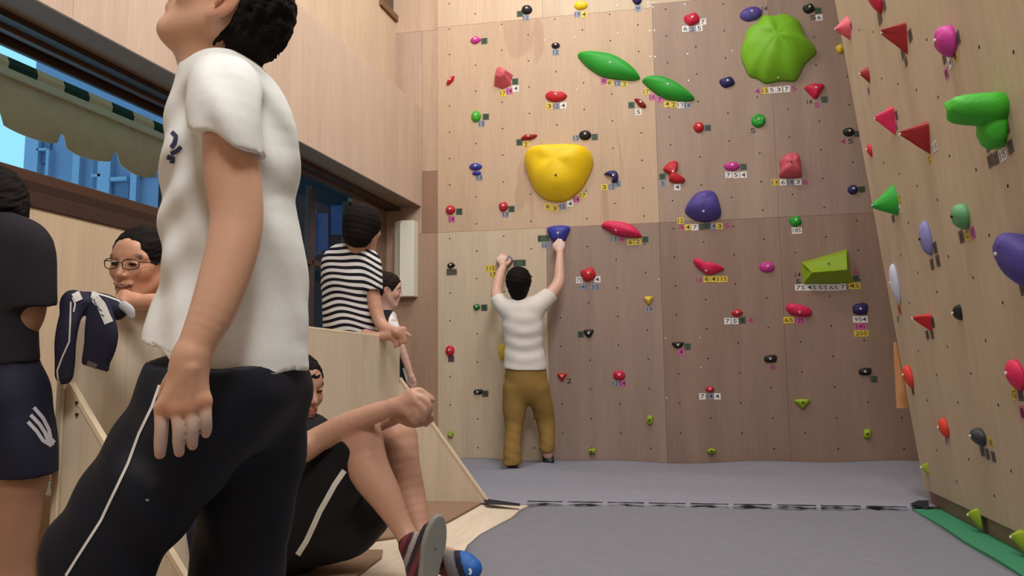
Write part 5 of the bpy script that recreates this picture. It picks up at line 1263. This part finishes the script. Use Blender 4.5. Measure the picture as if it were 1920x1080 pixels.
decal('side_stripe', sho6, [(646, 882), (628, 908), (613, 935), (600, 958), (588, 985), (574, 1015), (558, 1040)], 10, WHITEC, sho6, label='white side stripe')
# shoes
def shoe6(ankle, heel, toe, side, sole_n, w_, cols, nm='climbing_shoe', label=None):
    pass
SHM = attr_mat('shoe', .55, .35, .1, 80)
S = SDF(.0035)
dS = D6 - .30
heel, ball, toe = J(800, 1084, dS + .01), J(818, 1022, dS - .01), J(826, 996, dS)
soleN = unit(CR * .62 - CF * .78)
S.chain([(J(790, 1080, dS + .03), .036), (J(800, 1030, dS + .02), .042), (J(810, 1000, dS + .02), .034)], .03); S.cone(J(772, 1022, D6 - .25), J(790, 1065, dS + .04), .040, .042, .03)
def cS(V):
    q = (V - J(790, 1040, dS)); a = q @ unit(CR * .9 - CU * .35); k = np.floor((a * 70) % 4)
    pal = np.array([[60, 22, 32], [150, 142, 142], [40, 36, 44], [110, 44, 54]]); return pal[k.astype(int)]
s6 = sdfobj('climbing_shoe', S, SHM, r6, cS, smooth=1, label='maroon and grey striped climbing shoe')
def soleplate(c_top, c_bot, wtop, wbot, N, th, parent, root):
    a = unit(c_top - c_bot); b = np.cross(a, N); pts = []; n = 28; Lh = np.linalg.norm(c_top - c_bot) / 2; c = (c_top + c_bot) / 2
    for i in range(n):
        an = 2 * math.pi * i / n; y = math.sin(an); x = math.cos(an); ww = wbot + (wtop - wbot) * (y + 1) / 2
        pts.append(c + a * y * Lh + b * x * ww * (1 - .12 * math.exp(-((y + .2) / .3) ** 2)) - np.array(root.location))
    return prism('sole', pts, -N * th, plain('rubber_sole', (136, 138, 132), .75, .2, 60), parent, .004)
soleplate(J(826, 966, dS - .01), J(800, 1118, dS - .02), .044, .036, soleN, .02, s6, r6)
S = SDF(.0035)
dT = D6 - .28
S.chain([(J(800, 1030, D6 - .10), .034), (J(838, 1056, dT + .08), .040), (J(866, 1060, dT + .02), .042), (J(884, 1066, dT), .032)], .03)
def cT(V):
    q = (V - J(850, 1050, dT)); a = q @ CR + .35 * (q @ CU); c = np.tile(np.array([[120, 118, 120.]]), (len(V), 1))
    c[a > .005] = (26, 30, 48); c[a > .026] = (34, 96, 176); c[a < -.035] = (112, 36, 40); return c
s7 = sdfobj('climbing_shoe', S, SHM, r6, cT, smooth=1, label='blue-toed climbing shoe with black strap')
decal('emblem', s7, [(880, 1066), (883, 1071), (881, 1077)], 5, WHITEC, s7, label='small white emblem')
# ================================================================ PERSON 7: the climber
D7 = 6.02
r7 = bodyroot('climber in a white T-shirt and mustard trousers starting up the back wall', tuple(J(985, 800, D7)[:2]) + (0.0,))
SK7 = (214, 172, 152)
h7 = Head(J(972, 532, D7 + .02), unit(CF + CU * .15), unit(CU), 1.0)
S = SDF(.006); h7.skull(S, detail=False); h7.neck(S, J(976, 572, D7), .05, .055)
S.chain(MP([(980, 590, D7, 26), (984, 650, D7, 26), (987, 710, D7, 30)]), .03, (CF, .7))
S.chain(MP([(944, 578, D7 + .02, 13), (931, 553, D7 + .13, 11), (936, 520, D7 + .20, 9), (942, 503, D7 + .24, 6.5)]), .015)
S.chain(MP([(1018, 566, D7 + .02, 13), (1032, 552, D7 + .06, 12), (1047, 530, D7 + .12, 11), (1049, 500, D7 + .17, 8.5), (1050, 478, D7 + .22, 6.5)]), .015)
dl = depth(onY(945, 490, -.07)); dr = depth(onY(1050, 465, -.08))
S.chain(MP([(942, 503, D7 + .24, 6.5), (943, 498, dl, 6.5)]), .01); S.chain(MP([(1050, 478, D7 + .22, 6.5), (1050, 472, dr, 6.5)]), .01)
hand(S, (943, 500, dl, 7), [(935, 490, dl, 3.6), (939, 487, dl, 3.6), (943, 485, dl, 3.6), (947, 487, dl, 3.4)],
     [[(935, 490, dl, 3.2), (933, 485, dl + .02, 2.9), (936, 481, dl + .04, 2.6)], [(939, 487, dl, 3.2), (938, 481, dl + .02, 2.9), (940, 478, dl + .04, 2.6)], [(943, 485, dl, 3.2), (943, 480, dl + .02, 2.9), (945, 477, dl + .04, 2.6)], [(947, 487, dl, 3), (949, 482, dl + .02, 2.7), (950, 480, dl + .04, 2.5)]], [(948, 497, dl, 3.6), (954, 492, dl + .01, 3), (956, 487, dl + .02, 2.7)])
hand(S, (1050, 474, dr, 7), [(1043, 464, dr, 3.6), (1047, 461, dr, 3.6), (1052, 461, dr, 3.6), (1056, 464, dr, 3.4)],
     [[(1043, 464, dr, 3.2), (1042, 458, dr, 2.9), (1043, 453, dr + .01, 2.6)], [(1047, 461, dr, 3.2), (1046, 455, dr, 2.9), (1047, 449, dr + .01, 2.6)], [(1052, 461, dr, 3.2), (1052, 455, dr, 2.9), (1052, 450, dr + .01, 2.6)], [(1056, 464, dr, 3), (1057, 459, dr, 2.7), (1056, 454, dr + .01, 2.5)]], [(1044, 470, dr, 3.6), (1039, 464, dr, 3), (1038, 459, dr, 2.7)])
aL = onY(960, 858, -.42); aR = J(1026, 840, D7 - .02)
S.chain([(J(967, 725, D7), .085), (J(964, 795, D7 - .02), .06), (aL + [0, 0, .03], .036)], .03); S.chain([(J(1008, 725, D7), .085), (J(1022, 785, D7 + .06), .058), (aR, .042), (J(1028, 866, D7 + .02), .034)], .03)
S.cone(aL - [0, 0, .03], aL + [0, .15, -.035], .026, .022, .02)
body7 = sdfobj('body', S, SKIN, r7, lambda V: blendcol(V, SK7, [(J(940, 485, dl), .035, (232, 218, 214), .7), (J(1050, 458, dr), .04, (232, 222, 220), .7)]), smooth=1)
S = SDF(.006); S.ell(h7.p(-.02, 0, .028), (.108, .098, .108), h7.ax, .02); S.ell(h7.p(-.045, 0, -.05), (.065, .070, .070), h7.ax, .03); S.ell(h7.p(-.055, 0, -.105), (.035, .035, .04), h7.ax, .03)
S.ell(h7.p(.115, 0, -.03), (.070, .12, .10), h7.ax, .008, '-'); S.disp = lambda P: .003 * (wav(P, 170, 0, 2) + .6 * wav(P, 330, 1, 5))
sdfobj('hair', S, HAIR, r7, HC_, smooth=1)
S = SDF(.006)
S.chain(MP([(978, 575, D7, 22), (980, 598, D7, 37), (982, 650, D7, 36), (985, 690, D7, 40), (986, 730, D7, 41)]), .04, (CF, .75))
for pp_, q_, e_ in ((MP([(958, 582, D7, 20), (945, 574, D7 + .04, 17), (934, 560, D7 + .10, 15), (930, 550, D7 + .13, 15)]), J(934, 560, D7 + .10), J(929, 545, D7 + .15)), (MP([(1000, 578, D7, 21), (1016, 566, D7 + .03, 18), (1032, 552, D7 + .06, 16), (1042, 540, D7 + .09, 16)]), J(1031, 552, D7 + .06), J(1050, 525, D7 + .12))):
    G = SDF(.006); G.chain(pp_, .02); ax_ = unit(e_ - q_); G.cut(q_, ax_); G.cone(q_ - ax_ * .02, e_, .050, .056, .004, None, '-'); S.group(G, .03)
S.cut(J(985, 691, D7), -CU - CR * .03)
S.cone(J(974, 540, D7 + .02), J(976, 562, D7), .055, .052, .01, None, '-')
def f7(P):
    q = P - J(984, 640, D7); u = q @ CR; v_ = q @ CU
    return .0055 * np.sin((v_ - 1.6 * u * u) * 62) * np.clip(1 - np.abs(u) * 5, 0, 1) * np.clip(1.2 - np.abs(v_) * 4, 0, 1) + .003 * wav(P, 24, 0, 4)
S.disp = f7
sdfobj('t_shirt', S, CLOTH, r7, (222, 216, 208), smooth=1)
S = SDF(.006); MU = (150, 120, 66)
S.chain(MP([(986, 690, D7, 38), (987, 720, D7, 40)]), .03, (CF, .76))
q0 = J(964, 795, D7 - .02); S.chain([(J(966, 732, D7), .092), (J(965, 765, D7 - .01), .088), (q0, .070), (q0 * .5 + aL * .5, .064), (q0 * .15 + aL * .85 , .066), (aL + [0, 0, -.10], .070)], .03); S.cut(aL - [0, 0, .05], (0, 0, -1))
S.chain([(J(1008, 732, D7), .092), (J(1016, 760, D7 + .02), .084), (J(1023, 790, D7 + .04), .070), (J(1026, 826, D7 + .0), .058), (J(1026, 840, D7 - .01), .058)], .03)
S.cut(J(986, 680, D7), CU); S.cone(J(1027, 848, D7), J(1028, 880, D7), .050, .06, .004, None, '-')
S.disp = lambda P: .005 * wav(P, 22, 0, 6) + .0035 * np.sin(P[:, 2] * 85 + P[:, 0] * 40) * np.clip(.5 - P[:, 2], 0, 1)
t7 = sdfobj('trousers', S, CLOTH, r7, MU, smooth=1)
S = SDF(.005); S.cone(aL + [0, 0, .0], aL + [0, 0, -.035], .044, .046, .02); S.cone(aL + [0, 0, -.035], aL + [0, .13, -.04], .044, .034, .02); S.cut((0, 0, .0), (0, 0, -1)); sdfobj('climbing_shoe', S, SHM, r7, (50, 40, 36), smooth=1)
S = SDF(.0045); S.chain([(J(1026, 848, D7 + .0), .040), (J(1028, 862, D7), .042), (J(1030, 872, D7 + .04), .040), (J(1036, 872, D7 + .14), .030)], .02)
sdfobj('climbing_shoe', S, SHM, r7, lambda V: blendcol(V, (40, 42, 48), [(J(1026, 852, D7 - .04), .025, (150, 156, 164), .8), (J(1031, 862, D7 - .04), .02, (130, 136, 146), .7)]), smooth=1, label='black and silver climbing shoe, raised on its toe')
# ================================================================ JACKET ON THE PARTITION
DJ = 2.26
rj = empty('jacket', tuple(J(175, 575, DJ))); tag(rj, 'navy jacket with white piping draped over the near end of the partition', 'jacket')
NV = (34, 34, 54); TR = attr_mat('track_cloth', .7, .2, .3, 30)
def MQ(l): return MP(l)
S = SDF(.005)
S.chain(MQ([(140, 572, DJ - .04, 16), (125, 610, DJ - .07, 17), (119, 655, DJ - .08, 17), (117, 695, DJ - .08, 15), (118, 708, DJ - .08, 12)]), .012, (CF, .55))
S.chain(MQ([(140, 568, DJ - .03, 19), (165, 570, DJ, 21), (195, 570, DJ, 20), (218, 582, DJ, 19)]), .03, (CF, 1.1))
G = SDF(.005); G.chain(MQ([(188, 575, DJ - .06, 22), (190, 620, DJ - .08, 28), (188, 655, DJ - .08, 27), (184, 680, DJ - .08, 23), (184, 700, DJ - .08, 22)]), .012, (CF, .5)); G.cut(J(184, 692, DJ - .08), unit(-CU * .92 - CR * .38)); S.group(G, .01)
S.disp = lambda P: .004 * wav(P, 36, 0, 3)
jb = sdfobj('jacket_body', S, TR, rj, NV, smooth=1)
LIN = plain('lining_white', (196, 194, 190), .85, .2, 60)
decal('piping', jb, [(133, 566), (132, 600), (130, 640), (117, 670), (108, 695), (110, 715), (120, 722), (131, 716)], 3.0, LIN, jb, label='white piping')
decal('piping', jb, [(136, 558), (141, 570), (138, 585)], 3.0, LIN, jb, label='white piping')
decal('collar_lining', jb, [(138, 560), (155, 552), (175, 556), (190, 572), (198, 592), (204, 606)], 16, LIN, jb, off=.003, label='white collar lining')
decal('piping', jb, [(178, 550), (200, 556), (222, 564), (234, 575)], 3.0, LIN, jb, label='white piping')
decal('cuff', jb, [(165, 680), (182, 687), (202, 694)], 9, plain('cuff_grey', (96, 86, 84), .85), jb, off=.003, label='grey-brown cuff')
INK = plain('ink_navy', (44, 48, 78), .8)
for pts in ([(157, 560), (158, 566), (154, 568)], [(166, 560), (162, 562), (163, 567), (167, 567)], [(171, 560), (170, 566), (174, 567), (175, 562), (171, 560)], [(178, 562), (180, 570), (183, 572)], [(182, 574), (187, 578)], [(186, 580), (192, 584)], [(190, 590), (196, 594)]):
    decal('lettering', jb, pts, 1.8, INK, jb, off=.0045, step=2)
S = SDF(.004); S.chain(MQ([(232, 574, DJ - .02, 10), (243, 582, DJ - .03, 10), (246, 592, DJ - .03, 8)]), .01, (CF, .5)); sdfobj('lining_corner', S, TR, rj, (186, 188, 190), smooth=1)
# ================================================================ SMALL THINGS BEHIND THE PARTITION END
c = J(107, 918, 2.75)
bx = box('box', (c[0] - .10, c[1] - .05, c[2] - .015), (c[0] + .10, c[1] + .12, c[2] + .03), plain('card_white', (214, 214, 206), .6), None, .002)
tag(bx, 'flat white box with a teal label behind the partition end, under the bag', 'box')
P0 = onY(94, 904, c[1] - .052); P1 = onY(108, 917, c[1] - .052)
bxl = box('label', (P0[0], c[1] - .0515, P1[2]), (P1[0], c[1] - .0505, P0[2]), plain('teal', (96, 172, 176), .6), bx)
shelf = box('shelf', (c[0] - .45, c[1] - .08, FL), (c[0] + .22, c[1] + .35, c[2] - .016), ply('ply_shelf', (150, 128, 108), .06, 24)); tag(shelf, 'low brown wooden shelf box behind the partition end', 'shelf')
cb = box('crate', (c[0] - .09, c[1] - .03, c[2] + .031), (c[0] + .10, c[1] + .12, c[2] + .115), plain('cardboard', (176, 146, 118), .8), None, .003); tag(cb, 'small brown cardboard box standing on the flat white box', 'box')
S = SDF(.005); dB = 2.62
S.chain(MP([(120, 850, dB, 9), (118, 880, dB, 12), (121, 900, dB, 10)]), .02); S.disp = lambda P: .004 * wav(P, 50, 0, 2)
rb = empty('bag', tuple(J(120, 880, dB))); tag(rb, 'grey fabric bag with a strap hanging behind the partition end', 'bag')
sdfobj('pouch', S, CLOTH, rb, (128, 118, 122), smooth=1)
tube('strap', [J(108, 838, dB) - np.array(rb.location), J(116, 828, dB) - np.array(rb.location), J(128, 800, dB) - np.array(rb.location), J(134, 770, dB) - np.array(rb.location)], .006, plain('strap', (70, 68, 74), .8), rb)
